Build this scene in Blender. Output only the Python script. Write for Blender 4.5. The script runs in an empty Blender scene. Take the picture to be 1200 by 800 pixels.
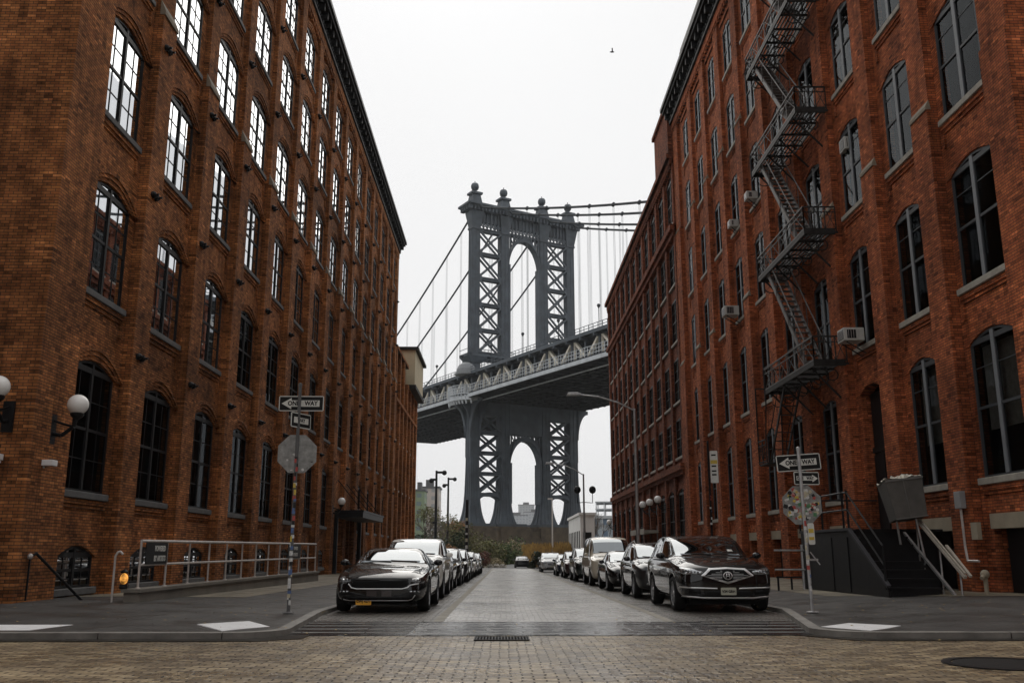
import bpy, bmesh, math, random
from mathutils import Vector, Matrix
from mathutils.bvhtree import BVHTree
random.seed(7)
R = math.radians
scene = bpy.context.scene
col = scene.collection
SIN, COS = math.sin, math.cos

def clamp(x, a, b): return max(a, min(b, x))

# ------------------------------------------------------------------ tags
def tag(o, label=None, cat=None, group=None, kind=None):
    if label: o['label'] = label
    if cat: o['category'] = cat
    if group: o['group'] = group
    if kind: o['kind'] = kind
    return o

def thing(name, label, cat, loc=(0, 0, 0), rz=0.0, group=None):
    o = bpy.data.objects.new(name, None)
    o.empty_display_size = .2
    col.objects.link(o)
    o.location = loc
    o.rotation_euler = (0, 0, rz)
    return tag(o, label, cat, group)

def link_mesh(name, me, mats=None, parent=None, loc=(0, 0, 0), rz=0.0):
    o = bpy.data.objects.new(name, me)
    col.objects.link(o)
    if mats:
        if not isinstance(mats, (list, tuple)): mats = [mats]
        for m in mats: me.materials.append(m)
    if parent: o.parent = parent
    o.location = loc
    o.rotation_euler = (0, 0, rz)
    return o

def inst(o, parent, loc=None, rz=None, mat=None):
    c = o.copy(); col.objects.link(c); c.parent = parent
    if loc is not None: c.location = loc
    if rz is not None: c.rotation_euler = (0, 0, rz)
    return c

def copy_tree(o, parent=None):
    c = o.copy(); col.objects.link(c); c.parent = parent
    for ch in KIDS.get(o.name, []) or [x for x in bpy.data.objects if x.parent == o]:
        copy_tree(ch, c)
    return c
KIDS = {}

# ------------------------------------------------------------------ mesh builder
class MB:
    def __init__(s): s.v = []; s.f = []; s.m = []; s.cur = 0
    def add(s, vs, fs):
        n = len(s.v); s.v += [tuple(p) for p in vs]
        for f in fs: s.f.append([i + n for i in f]); s.m.append(s.cur)
    def quad(s, a, b, c, d): s.add([a, b, c, d], [(0, 1, 2, 3)])
    def poly(s, pts): s.add(pts, [tuple(range(len(pts)))])
    def box(s, x0, x1, y0, y1, z0, z1):
        v = [(x0, y0, z0), (x1, y0, z0), (x1, y1, z0), (x0, y1, z0), (x0, y0, z1), (x1, y0, z1), (x1, y1, z1), (x0, y1, z1)]
        s.add(v, [(0, 3, 2, 1), (4, 5, 6, 7), (0, 1, 5, 4), (1, 2, 6, 5), (2, 3, 7, 6), (3, 0, 4, 7)])
    def frustum(s, b, t):   # b,t = (x0,x1,y0,y1,z)
        v = [(b[0], b[2], b[4]), (b[1], b[2], b[4]), (b[1], b[3], b[4]), (b[0], b[3], b[4]),
             (t[0], t[2], t[4]), (t[1], t[2], t[4]), (t[1], t[3], t[4]), (t[0], t[3], t[4])]
        s.add(v, [(0, 3, 2, 1), (4, 5, 6, 7), (0, 1, 5, 4), (1, 2, 6, 5), (2, 3, 7, 6), (3, 0, 4, 7)])
    def tube(s, p, q, r, n=8, r2=None):
        p = Vector(p); q = Vector(q); d = q - p
        if d.length < 1e-6: return
        d.normalize(); a = d.orthogonal().normalized(); b = d.cross(a)
        r2 = r if r2 is None else r2
        vs = []
        for c, rr in ((p, r), (q, r2)):
            for i in range(n):
                t = 2 * math.pi * i / n
                vs.append(c + a * rr * COS(t) + b * rr * SIN(t))
        fs = [(i, (i + 1) % n, n + (i + 1) % n, n + i) for i in range(n)]
        fs += [tuple(range(n - 1, -1, -1)), tuple(range(n, 2 * n))]
        s.add(vs, fs)
    def path(s, pts, r, n=8):
        for a, b in zip(pts[:-1], pts[1:]): s.tube(a, b, r, n)
    def beam(s, p, q, w, h, up=(0, 0, 1)):
        p = Vector(p); q = Vector(q); d = (q - p).normalized(); up = Vector(up)
        side = d.cross(up)
        if side.length < 1e-4: side = d.cross(Vector((1, 0, 0)))
        side.normalize(); u = side.cross(d).normalized()
        vs = []
        for c in (p, q):
            for sx, sy in ((-1, -1), (1, -1), (1, 1), (-1, 1)):
                vs.append(c + side * sx * w / 2 + u * sy * h / 2)
        s.add(vs, [(0, 3, 2, 1), (4, 5, 6, 7), (0, 1, 5, 4), (1, 2, 6, 5), (2, 3, 7, 6), (3, 0, 4, 7)])
    def lathe(s, prof, c=(0, 0, 0), axis='z', n=20):
        vs = []; k = len(prof)
        for r, h in prof:
            for i in range(n):
                t = 2 * math.pi * i / n
                a, b = r * COS(t), r * SIN(t)
                vs.append((c[0] + a, c[1] + b, c[2] + h) if axis == 'z' else
                          (c[0] + h, c[1] + a, c[2] + b) if axis == 'x' else (c[0] + a, c[1] + h, c[2] + b))
        fs = []
        for j in range(k - 1):
            for i in range(n):
                fs.append((j * n + i, j * n + (i + 1) % n, (j + 1) * n + (i + 1) % n, (j + 1) * n + i))
        s.add(vs, fs)
    def sphere(s, c, r, n=16, m=10, sz=1.0):
        s.lathe([(max(1e-4, r * SIN(math.pi * j / m)), -r * sz * COS(math.pi * j / m)) for j in range(m + 1)], c, 'z', n)
    def prism(s, pts, p0, p1, axis='y'):  # 2D outline extruded along axis
        def P(a, b, h): return (a, h, b) if axis == 'y' else ((h, a, b) if axis == 'x' else (a, b, h))
        n = len(pts)
        vs = [P(a, b, p0) for a, b in pts] + [P(a, b, p1) for a, b in pts]
        fs = [tuple(range(n)), tuple(range(2 * n - 1, n - 1, -1))] + [(i, (i + 1) % n, n + (i + 1) % n, n + i) for i in range(n)]
        s.add(vs, fs)
    def mesh(s, name, off=(0, 0, 0), smooth=False, norm=True):
        me = bpy.data.meshes.new(name)
        if off != (0, 0, 0): s.v = [(a - off[0], b - off[1], c - off[2]) for a, b, c in s.v]
        me.from_pydata(s.v, [], s.f)
        me.polygons.foreach_set('material_index', s.m)
        if norm:
            bm = bmesh.new(); bm.from_mesh(me)
            bmesh.ops.recalc_face_normals(bm, faces=bm.faces); bm.to_mesh(me); bm.free()
        if smooth: me.polygons.foreach_set('use_smooth', [True] * len(me.polygons))
        me.update(); return me
    def build(s, name, mats, parent=None, world=False, smooth=False, norm=True, loc=(0, 0, 0), rz=0.0):
        off = tuple(parent_loc(parent)) if (world and parent) else (0, 0, 0)
        return link_mesh(name, s.mesh(name, off, smooth, norm), mats, parent, loc, rz)

def parent_loc(o):
    v = Vector((0, 0, 0))
    while o: v = v + Vector(o.location); o = o.parent
    return v

def smooth_by_angle(o, ang=40):
    me = o.data
    bm = bmesh.new(); bm.from_mesh(me)
    for e in bm.edges:
        if len(e.link_faces) == 2 and e.calc_face_angle(0) > R(ang): e.smooth = False
    for f in bm.faces: f.smooth = True
    bm.to_mesh(me); bm.free()

def bevel(o, w=.01, seg=2):
    me = o.data; bm = bmesh.new(); bm.from_mesh(me)
    bmesh.ops.remove_doubles(bm, verts=bm.verts, dist=1e-5)
    es = [e for e in bm.edges if len(e.link_faces) == 2 and e.calc_face_angle(0) > R(40)]
    bmesh.ops.bevel(bm, geom=es, offset=w, segments=seg, affect='EDGES', profile=.6)
    bm.to_mesh(me); bm.free(); return o

def evaluated(o, name):
    dg = bpy.context.evaluated_depsgraph_get(); dg.update()
    me = bpy.data.meshes.new_from_object(o.evaluated_get(dg)); me.name = name
    return me

def text_mesh(txt, size, name='lettering', ext=.002):
    cu = bpy.data.curves.new(name, 'FONT'); cu.body = txt; cu.size = size; cu.extrude = ext; cu.offset = size * .035
    cu.align_x = 'CENTER'; cu.align_y = 'CENTER'; cu.resolution_u = 3
    o = bpy.data.objects.new('tmp_text', cu); col.objects.link(o)
    me = evaluated(o, name); col.objects.unlink(o); bpy.data.objects.remove(o); bpy.data.curves.remove(cu)
    return me

def lettering(txt, size, mat, parent, loc, rot, sx=1.0):
    me = text_mesh(txt, size)
    o = link_mesh('lettering', me, mat, parent, loc)
    o.rotation_euler = rot; o.scale = (sx, 1, 1)
    return o

# ------------------------------------------------------------------ materials
class NT:
    def __init__(s, name):
        s.m = bpy.data.materials.new(name); s.m.use_nodes = True
        s.t = s.m.node_tree; s.b = s.t.nodes['Principled BSDF']
        s.out = s.t.nodes['Material Output']
    def n(s, typ, **kw):
        nd = s.t.nodes.new(typ)
        for k, v in kw.items():
            if k.startswith('i_'): nd.inputs[k[2:].replace('_', ' ')].default_value = v
            else: setattr(nd, k, v)
        return nd
    def l(s, a, b): s.t.links.new(a, b)
    def coord(s, kind='Object'): return s.n('ShaderNodeTexCoord').outputs[kind]
    def noise(s, vec, scale, detail=4, rough=.6):
        nd = s.n('ShaderNodeTexNoise'); nd.inputs['Scale'].default_value = scale
        nd.inputs['Detail'].default_value = detail; nd.inputs['Roughness'].default_value = rough
        s.l(vec, nd.inputs['Vector']); return nd.outputs['Fac']
    def math(s, op, a, b=None, clampv=False):
        nd = s.n('ShaderNodeMath', operation=op, use_clamp=clampv)
        for i, x in enumerate((a, b)):
            if x is None: continue
            if isinstance(x, (int, float)): nd.inputs[i].default_value = x
            else: s.l(x, nd.inputs[i])
        return nd.outputs[0]
    def ramp(s, fac, stops):
        nd = s.n('ShaderNodeValToRGB'); cr = nd.color_ramp
        while len(cr.elements) < len(stops): cr.elements.new(.5)
        for e, (p, c) in zip(cr.elements, stops):
            e.position = p; e.color = (c, c, c, 1) if isinstance(c, (int, float)) else (*c, 1)
        s.l(fac, nd.inputs[0]); return nd.outputs[0]
    def mix(s, fac, a, b, bt='MIX'):
        nd = s.n('ShaderNodeMix', data_type='RGBA', blend_type=bt)
        for key, x in ((0, fac), (6, a), (7, b)):
            if isinstance(x, (int, float)): nd.inputs[key].default_value = x
            elif isinstance(x, tuple): nd.inputs[key].default_value = (*x, 1)
            else: s.l(x, nd.inputs[key])
        return nd.outputs[2]
    def bump(s, h, strength=.5, dist=.01, normal=None):
        nd = s.n('ShaderNodeBump'); nd.inputs['Strength'].default_value = strength
        nd.inputs['Distance'].default_value = dist; s.l(h, nd.inputs['Height'])
        if normal is not None: s.l(normal, nd.inputs['Normal'])
        return nd.outputs[0]

def pmat(name, c, rough=.6, metal=0., var=.2, scale=2., bump=0., coat=0., spec=.5, bscale=None, rvar=.1):
    n = NT(name); v = n.coord()
    f = n.noise(v, scale, 5)
    f2 = n.ramp(f, [(.25, 0.), (.75, 1.)])
    lo = tuple(x * (1 - var) for x in c); hi = tuple(min(1, x * (1 + var)) for x in c)
    n.l(n.mix(f2, lo, hi), n.b.inputs['Base Color'])
    rr = n.math('ADD', n.math('MULTIPLY', f, rvar * 2), max(.02, rough - rvar))
    n.l(rr, n.b.inputs['Roughness'])
    n.b.inputs['Metallic'].default_value = metal
    n.b.inputs['Specular IOR Level'].default_value = spec if max(c) > .06 or coat or metal > .5 else min(spec, .18)
    n.b.inputs['Coat Weight'].default_value = coat; n.b.inputs['Coat Roughness'].default_value = .03
    if bump:
        n.l(n.bump(n.noise(v, bscale or scale * 12, 4), bump, .01), n.b.inputs['Normal'])
    return n.m

def brick_mat(name, c1, c2, mortar, dirt=.5):
    n = NT(name); v = n.coord()
    sep = n.n('ShaderNodeSeparateXYZ'); n.l(v, sep.inputs[0])
    comb = n.n('ShaderNodeCombineXYZ')
    n.l(n.math('ADD', sep.outputs[0], sep.outputs[1]), comb.inputs[0]); n.l(sep.outputs[2], comb.inputs[1])
    bt = n.n('ShaderNodeTexBrick'); n.l(comb.outputs[0], bt.inputs['Vector'])
    bt.inputs['Scale'].default_value = 1; bt.inputs['Brick Width'].default_value = .21; bt.inputs['Row Height'].default_value = .07
    bt.inputs['Mortar Size'].default_value = .009; bt.inputs['Mortar Smooth'].default_value = .3; bt.inputs['Bias'].default_value = -.1
    bt.inputs['Color1'].default_value = (*c1, 1); bt.inputs['Color2'].default_value = (*c2, 1); bt.inputs['Mortar'].default_value = (*mortar, 1)
    # individual odd bricks: dark burnt and pale ones
    sc = n.n('ShaderNodeVectorMath', operation='MULTIPLY'); n.l(comb.outputs[0], sc.inputs[0]); sc.inputs[1].default_value = (4.762, 14.286, 1)
    fl = n.n('ShaderNodeTexWhiteNoise', noise_dimensions='2D')
    fv = n.n('ShaderNodeVectorMath', operation='FLOOR'); n.l(sc.outputs[0], fv.inputs[0]); n.l(fv.outputs[0], fl.inputs['Vector'])
    odd = n.ramp(fl.outputs['Value'], [(0., .45), (.12, .75), (.3, 1.), (.85, 1.), (.95, 1.35), (1., 1.7)])
    cl = n.mix(1., bt.outputs['Color'], odd, 'MULTIPLY')
    # repointed, paler areas with ragged edges
    rp = n.ramp(n.noise(v, .16, 7, .62), [(.56, 0.), (.585, .5)])
    cl = n.mix(n.math('MULTIPLY', rp, .8), cl, n.mix(1., cl, (1.35, 1.25, 1.2), 'MULTIPLY'))
    # broad weathering patches
    big = n.noise(v, .22, 5, .65)
    cl = n.mix(1., cl, n.ramp(big, [(.3, 1 - dirt * .75), (.55, 1.), (.75, 1 + dirt * .35)]), 'MULTIPLY')
    mid = n.noise(v, 1.7, 6, .7)
    cl = n.mix(1., cl, n.ramp(mid, [(.3, 1 - dirt * .6), (.6, 1.08)]), 'MULTIPLY')
    # vertical soot streaks
    st = n.n('ShaderNodeCombineXYZ'); n.l(n.math('MULTIPLY', n.math('ADD', sep.outputs[0], sep.outputs[1]), 2.2), st.inputs[0])
    n.l(n.math('MULTIPLY', sep.outputs[2], .16), st.inputs[1])
    cl = n.mix(1., cl, n.ramp(n.noise(st.outputs[0], 1., 5, .7), [(.32, 1 - dirt * .55), (.55, 1.05)]), 'MULTIPLY')
    sp = n.noise(v, 9, 3, .8)
    cl = n.mix(n.ramp(sp, [(.74, 0.), (.79, .55)]), cl, (.42, .36, .28))
    n.l(cl, n.b.inputs['Base Color'])
    n.b.inputs['Roughness'].default_value = .9
    n.b.inputs['Specular IOR Level'].default_value = .12
    h = n.math('ADD', n.math('MULTIPLY', bt.outputs['Fac'], -1.), n.math('MULTIPLY', n.noise(v, 26, 3), .8))
    n.l(n.bump(h, .8, .014), n.b.inputs['Normal'])
    return n.m

def slab_mat(name, c, size, joint=.012, rough=.7):
    n = NT(name); v = n.coord()
    bt = n.n('ShaderNodeTexBrick'); n.l(v, bt.inputs['Vector']); bt.offset = 0.
    bt.inputs['Scale'].default_value = 1; bt.inputs['Brick Width'].default_value = size; bt.inputs['Row Height'].default_value = size
    bt.inputs['Mortar Size'].default_value = joint; bt.inputs['Mortar Smooth'].default_value = .2
    bt.inputs['Color1'].default_value = (*c, 1); bt.inputs['Color2'].default_value = (*[x * .72 for x in c], 1); bt.inputs['Mortar'].default_value = (*[x * .3 for x in c], 1)
    cl = n.mix(1., bt.outputs['Color'], n.ramp(n.noise(v, .7, 6, .7), [(.3, .55), (.7, 1.35)]), 'MULTIPLY')
    cl = n.mix(1., cl, n.ramp(n.noise(v, 40, 3, .8), [(.3, .7), (.7, 1.3)]), 'MULTIPLY')
    vo = n.n('ShaderNodeTexVoronoi'); vo.inputs['Scale'].default_value = 2.6; n.l(v, vo.inputs['Vector'])
    cl = n.mix(n.ramp(vo.outputs['Distance'], [(.05, .7), (.07, 0.)]), cl, tuple(x * .35 for x in c))          # gum and oil spots
    vc = n.n('ShaderNodeTexVoronoi'); vc.feature = 'DISTANCE_TO_EDGE'; vc.inputs['Scale'].default_value = .55
    wv = n.n('ShaderNodeVectorMath', operation='ADD'); nz = n.n('ShaderNodeTexNoise'); nz.inputs['Scale'].default_value = 2.; nz.inputs['Detail'].default_value = 6
    n.l(v, nz.inputs['Vector']); n.l(v, wv.inputs[0]); n.l(nz.outputs['Color'], wv.inputs[1]); n.l(wv.outputs[0], vc.inputs['Vector'])
    cr = n.ramp(vc.outputs['Distance'], [(.004, 1.), (.012, 0.)])
    cl = n.mix(n.math('MULTIPLY', cr, n.ramp(n.noise(v, .4, 2), [(.5, 0.), (.6, .8)])), cl, tuple(x * .25 for x in c))
    n.l(cl, n.b.inputs['Base Color']); n.l(n.ramp(n.noise(v, .9, 4), [(.35, rough - .35), (.65, rough)]), n.b.inputs['Roughness'])
    n.b.inputs['Specular IOR Level'].default_value = .35
    n.l(n.bump(n.math('ADD', n.math('MULTIPLY', bt.outputs['Fac'], -1.), n.math('MULTIPLY', n.noise(v, 30, 4), .8)), .5, .01), n.b.inputs['Normal'])
    return n.m

def cobble_mat(name, bw, rh, c1, c2, mort, rlo, rhi, rot=0., bump=1., wet=.5, tint=(.3, .2, .1)):
    n = NT(name); v = n.coord()
    mp = n.n('ShaderNodeMapping'); n.l(v, mp.inputs[0]); mp.inputs['Rotation'].default_value = (0, 0, rot)
    # irregular edges
    nz = n.n('ShaderNodeTexNoise'); nz.inputs['Scale'].default_value = 3.; nz.inputs['Detail'].default_value = 3
    n.l(mp.outputs[0], nz.inputs['Vector'])
    off = n.n('ShaderNodeVectorMath', operation='SCALE'); n.l(nz.outputs['Color'], off.inputs[0]); off.inputs['Scale'].default_value = rh * .8
    add = n.n('ShaderNodeVectorMath', operation='ADD'); n.l(mp.outputs[0], add.inputs[0]); n.l(off.outputs[0], add.inputs[1])
    bt = n.n('ShaderNodeTexBrick'); n.l(add.outputs[0], bt.inputs['Vector'])
    bt.inputs['Scale'].default_value = 1; bt.inputs['Brick Width'].default_value = bw; bt.inputs['Row Height'].default_value = rh
    bt.inputs['Mortar Size'].default_value = rh * .11; bt.inputs['Mortar Smooth'].default_value = .6; bt.inputs['Bias'].default_value = 0.
    bt.inputs['Color1'].default_value = (*c1, 1); bt.inputs['Color2'].default_value = (*c2, 1); bt.inputs['Mortar'].default_value = (*mort, 1)
    big = n.noise(v, .35, 5, .6)
    cl = n.mix(1., bt.outputs['Color'], n.ramp(big, [(.3, .55), (.7, 1.3)]), 'MULTIPLY')
    fine = n.noise(v, 14, 4, .7)
    cl = n.mix(1., cl, n.ramp(fine, [(.3, .6), (.7, 1.35)]), 'MULTIPLY')
    pat = n.noise(v, 1.3, 5, .7)
    cl = n.mix(n.ramp(pat, [(.5, 0.), (.75, wet)]), cl, tint)
    n.l(cl, n.b.inputs['Base Color'])
    rg = n.noise(v, .8, 4, .6)
    rr = n.math('ADD', n.math('MULTIPLY', n.ramp(rg, [(.35, 0.), (.65, 1.)]), rhi - rlo), rlo)
    rr = n.math('ADD', rr, n.math('MULTIPLY', bt.outputs['Fac'], .3), True)
    n.l(rr, n.b.inputs['Roughness'])
    n.b.inputs['Specular IOR Level'].default_value = .5
    # each block domed and set at its own height
    h = n.math('ADD', n.math('MULTIPLY', bt.outputs['Fac'], -1.), n.math('MULTIPLY', n.noise(v, 5, 4, .7), 1.3))
    h = n.math('ADD', h, n.math('MULTIPLY', fine, .35))
    n.l(n.bump(h, bump, .045), n.b.inputs['Normal'])
    # a thin film of rain water in patches
    n.l(n.ramp(n.noise(v, .55, 5, .7), [(.38, .05), (.62, .6)]), n.b.inputs['Coat Weight'])
    n.b.inputs['Coat Roughness'].default_value = .2; n.b.inputs['Coat IOR'].default_value = 1.33
    n.l(n.bump(h, bump * .8, .03), n.b.inputs['Coat Normal'])
    return n.m

def glass_mat(name, tint=(.84, .86, .88), lo=.10, hi=.98, mid=.8, wav=.004, trans=(.35, .36, .36)):
    n = NT(name)
    for nd in list(n.t.nodes):
        if nd.name != 'Material Output': n.t.nodes.remove(nd)
    lw = n.n('ShaderNodeLayerWeight'); lw.inputs['Blend'].default_value = .5
    f = n.ramp(lw.outputs['Facing'], [(.0, lo), (.55, mid), (.95, hi)])
    g = n.n('ShaderNodeBsdfGlossy'); g.inputs['Color'].default_value = (*tint, 1); g.inputs['Roughness'].default_value = .015
    v = n.coord(); n.l(n.bump(n.noise(v, .9, 1), .2, wav), g.inputs['Normal'])
    t = n.n('ShaderNodeBsdfTransparent'); t.inputs['Color'].default_value = (*trans, 1)
    mx = n.n('ShaderNodeMixShader'); n.l(f, mx.inputs[0]); n.l(t.outputs[0], mx.inputs[1]); n.l(g.outputs[0], mx.inputs[2])
    n.l(mx.outputs[0], n.out.inputs['Surface']); return n.m

M = {}
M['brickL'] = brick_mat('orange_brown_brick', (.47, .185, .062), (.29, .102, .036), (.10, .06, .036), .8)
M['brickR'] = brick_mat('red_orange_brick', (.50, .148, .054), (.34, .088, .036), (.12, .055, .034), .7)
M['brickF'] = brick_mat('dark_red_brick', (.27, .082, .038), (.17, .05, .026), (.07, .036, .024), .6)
M['capstone'] = pmat('tan_cap_stone', (.20, .165, .12), .85, var=.35, scale=3, bump=.4)
M['stone'] = pmat('weathered_stone', (.30, .28, .24), .85, var=.35, scale=3, bump=.4)
M['darkstone'] = pmat('sooty_stone', (.10, .10, .10), .8, var=.35, scale=3, bump=.4)
M['concrete'] = pmat('old_concrete', (.17, .155, .13), .85, var=.3, scale=1.2, bump=.4)
M['lintel'] = pmat('pale_lintel', (.30, .26, .19), .85, var=.2, scale=2)
M['iron'] = pmat('black_iron', (.014, .014, .015), .5, metal=.3, var=.3, scale=5)
M['blackpaint'] = pmat('black_painted_metal', (.012, .012, .013), .45, var=.3, scale=4)
M['cornice'] = pmat('black_cornice', (.016, .016, .016), .55, var=.6, scale=6)
M['frameL'] = pmat('black_window_frame', (.012, .012, .013), .5, var=.2)
M['frameR'] = pmat('grey_window_frame', (.045, .05, .055), .55, var=.2)
M['mullion'] = pmat('blue_grey_mullion', (.15, .165, .18), .6, var=.2)
M['glass'] = glass_mat('window_glass')
M['glassR'] = glass_mat('dim_window_glass', (.42, .45, .48), .02, .2, .03)
M['inside'] = pmat('dark_interior', (.02, .018, .016), .9, var=.3, scale=.8)
M['curtain'] = pmat('pale_curtain', (.35, .33, .29), .9, var=.3, scale=6)
M['galv'] = pmat('galvanised_steel', (.42, .42, .42), .42, metal=.7, var=.3, scale=6)
M['rail'] = pmat('pale_worn_rail', (.50, .46, .43), .5, metal=.25, var=.25, scale=8)
M['firesteel'] = pmat('grey_fire_escape_steel', (.11, .105, .10), .6, metal=.2, var=.5, scale=5)
M['firedark'] = pmat('dark_fire_escape_steel', (.03, .028, .026), .6, metal=.2, var=.5, scale=5)
M['steelblue'] = pmat('bridge_blue_grey_paint', (.062, .076, .092), .65, var=.45, scale=.35, metal=.0)
M['steeldark'] = pmat('bridge_dark_steel', (.035, .04, .045), .7, var=.35, scale=.5)
M['steelpale'] = pmat('bridge_pale_railing', (.50, .53, .56), .6, var=.25, scale=.5)
M['cream'] = pmat('bridge_cream_truss', (.82, .77, .66), .65, var=.15, scale=.6)
M['masonry'] = pmat('bridge_pier_masonry', (.10, .075, .05), .9, var=.5, scale=.5, bump=.5, bscale=1.5)
M['white'] = pmat('white_paint', (.75, .75, .75), .5, var=.08, scale=5)
M['signblack'] = pmat('sign_black', (.012, .012, .012), .5, var=.1)
M['signwhite'] = pmat('sign_white', (.62, .62, .58), .5, var=.12, scale=12)
M['signback'] = pmat('bare_sign_aluminium', (.26, .26, .25), .5, metal=.5, var=.45, scale=9)
n = NT('opal_globe'); n.b.inputs['Base Color'].default_value = (.86, .85, .82, 1); n.b.inputs['Roughness'].default_value = .25
n.l(n.mix(n.noise(n.coord(), 3), (.82, .81, .78), (.9, .89, .86)), n.b.inputs['Base Color']); M['globe'] = n.m
n = NT('lit_amber_lamp'); n.b.inputs['Base Color'].default_value = (.8, .4, .08, 1)
n.b.inputs['Emission Color'].default_value = (1., .42, .08, 1); n.l(n.ramp(n.noise(n.coord(), 9), [(.4, .05), (.62, 1.1)]), n.b.inputs['Emission Strength']); M['amber'] = n.m

# ------------------------------------------------------------------ camera, sky, sun
CAMH = 1.25
cam = bpy.data.cameras.new('camera'); co = bpy.data.objects.new('camera', cam); col.objects.link(co)
cam.sensor_width = 36; cam.lens = 32.4; cam.clip_start = .1; cam.clip_end = 6000
co.location = (0, 0, CAMH); co.rotation_euler = (R(90 + 12.88), 0, R(-.53)); scene.camera = co

w = bpy.data.worlds.new('World'); scene.world = w; w.use_nodes = True
nt = w.node_tree; bg = nt.nodes['Background']
sky = nt.nodes.new('ShaderNodeTexSky'); sky.sky_type = 'NISHITA'; sky.sun_disc = False
SUN_EL, SUN_AZ = 46, -4      # ahead of the camera, over the end of the street
sky.sun_elevation = R(SUN_EL); sky.sun_rotation = R(SUN_AZ); sky.air_density = 1; sky.dust_density = 6; sky.ozone_density = 1
bw_ = nt.nodes.new('ShaderNodeHueSaturation'); bw_.inputs['Saturation'].default_value = .06
nt.links.new(sky.outputs[0], bw_.inputs['Color'])
mixw = nt.nodes.new('ShaderNodeMix'); mixw.data_type = 'RGBA'; mixw.inputs[0].default_value = .97
nt.links.new(bw_.outputs[0], mixw.inputs[6]); mixw.inputs[7].default_value = (8.3, 8.3, 8.33, 1)   # overcast cloud sheet
tcw = nt.nodes.new('ShaderNodeTexCoord'); nzw = nt.nodes.new('ShaderNodeTexNoise'); nzw.inputs['Scale'].default_value = 1.2; nzw.inputs['Detail'].default_value = 4
nt.links.new(tcw.outputs['Generated'], nzw.inputs['Vector'])
rpw = nt.nodes.new('ShaderNodeValToRGB'); rpw.color_ramp.elements[0].position = .3; rpw.color_ramp.elements[0].color = (.97, .97, .97, 1)
rpw.color_ramp.elements[1].position = .7; rpw.color_ramp.elements[1].color = (1.03, 1.03, 1.03, 1)
nt.links.new(nzw.outputs['Fac'], rpw.inputs[0])
mulw = nt.nodes.new('ShaderNodeMix'); mulw.data_type = 'RGBA'; mulw.blend_type = 'MULTIPLY'; mulw.inputs[0].default_value = 1
nt.links.new(mixw.outputs[2], mulw.inputs[6]); nt.links.new(rpw.outputs[0], mulw.inputs[7])
nt.links.new(mulw.outputs[2], bg.inputs['Color'])
bg.inputs['Strength'].default_value = .1
sl = bpy.data.lights.new('sun', 'SUN'); so = bpy.data.objects.new('sun', sl); col.objects.link(so)
sl.energy = 1.2; sl.angle = R(60); sl.color = (1., .95, .88)
az = R(SUN_AZ)
d = Vector((SIN(az) * COS(R(SUN_EL)), COS(az) * COS(R(SUN_EL)), SIN(R(SUN_EL))))
so.rotation_euler = d.to_track_quat('Z', 'Y').to_euler(); so.location = (0, -20, 60)
vs = scene.view_settings; vs.view_transform = 'Standard'; vs.look = 'None'; vs.gamma = 1; vs.exposure = .1; vs.use_curve_mapping = False
scene.render.engine = 'CYCLES'
scene.cycles.max_bounces = 6; scene.cycles.transparent_max_bounces = 12
scene.cycles.use_denoising = True

# ------------------------------------------------------------------ ground levels
def zr(y): return -0.0065 * clamp(y - 20, 0, 105)
XL, XR, YK = -3.7, 5.9, 14.3     # kerb lines of the street, far kerb of the cross street

def cut_sheet(name, outline, zf, mat, step=2.0, extra=0., kind='structure'):
    bm = bmesh.new()
    vs_ = [bm.verts.new((x, y, 0)) for x, y in outline]; bm.faces.new(vs_)
    xs = [p[0] for p in outline]; ys = [p[1] for p in outline]
    for lo, hi, ax in ((min(xs), max(xs), 0), (min(ys), max(ys), 1)):
        k = math.floor(lo / step) + 1
        while k * step < hi:
            p = [0, 0, 0]; p[ax] = k * step; nn = [0, 0, 0]; nn[ax] = 1
            bmesh.ops.bisect_plane(bm, geom=bm.verts[:] + bm.edges[:] + bm.faces[:], plane_co=p, plane_no=nn)
            k += 1
    for v in bm.verts: v.co.z = zf(v.co.x, v.co.y) + extra
    bmesh.ops.recalc_face_normals(bm, faces=bm.faces)
    if bm.faces and sum(f.normal.z for f in bm.faces) < 0: bmesh.ops.reverse_faces(bm, faces=bm.faces)
    me = bpy.data.meshes.new(name); bm.to_mesh(me); bm.free()
    o = link_mesh(name, me, mat)
    if kind: o['kind'] = kind
    return o
# ------------------------------------------------------------------ ground sheets
M['cobble'] = cobble_mat('cross_street_cobbles', .24, .115, (.50, .385, .23), (.15, .11, .066), (.032, .024, .017), .2, .45, 0, 1., .45, (.23, .16, .085))
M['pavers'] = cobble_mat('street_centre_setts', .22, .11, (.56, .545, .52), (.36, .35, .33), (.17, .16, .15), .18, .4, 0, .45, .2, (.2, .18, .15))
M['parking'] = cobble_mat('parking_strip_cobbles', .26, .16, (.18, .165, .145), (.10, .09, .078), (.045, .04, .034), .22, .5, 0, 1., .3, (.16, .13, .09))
M['crosswalk'] = cobble_mat('wet_granite_slabs', 1.15, .55, (.12, .12, .12), (.07, .07, .073), (.02, .02, .02), .08, .22, 0, .25, .2, (.12, .12, .12))
M['asphalt'] = slab_mat('old_dark_sidewalk', (.060, .056, .052), 3.1)
M['pavement'] = slab_mat('tan_concrete_paving', (.21, .18, .13), 1.5)
M['kerb'] = pmat('granite_kerb', (.19, .178, .16), .6, var=.4, scale=2.5, bump=.5, bscale=20)
M['earth'] = pmat('park_earth', (.08, .07, .04), .95, var=.4, scale=.2)
M['pathm'] = pmat('grey_path', (.11, .11, .11), .7, var=.2, scale=.3)

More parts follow.
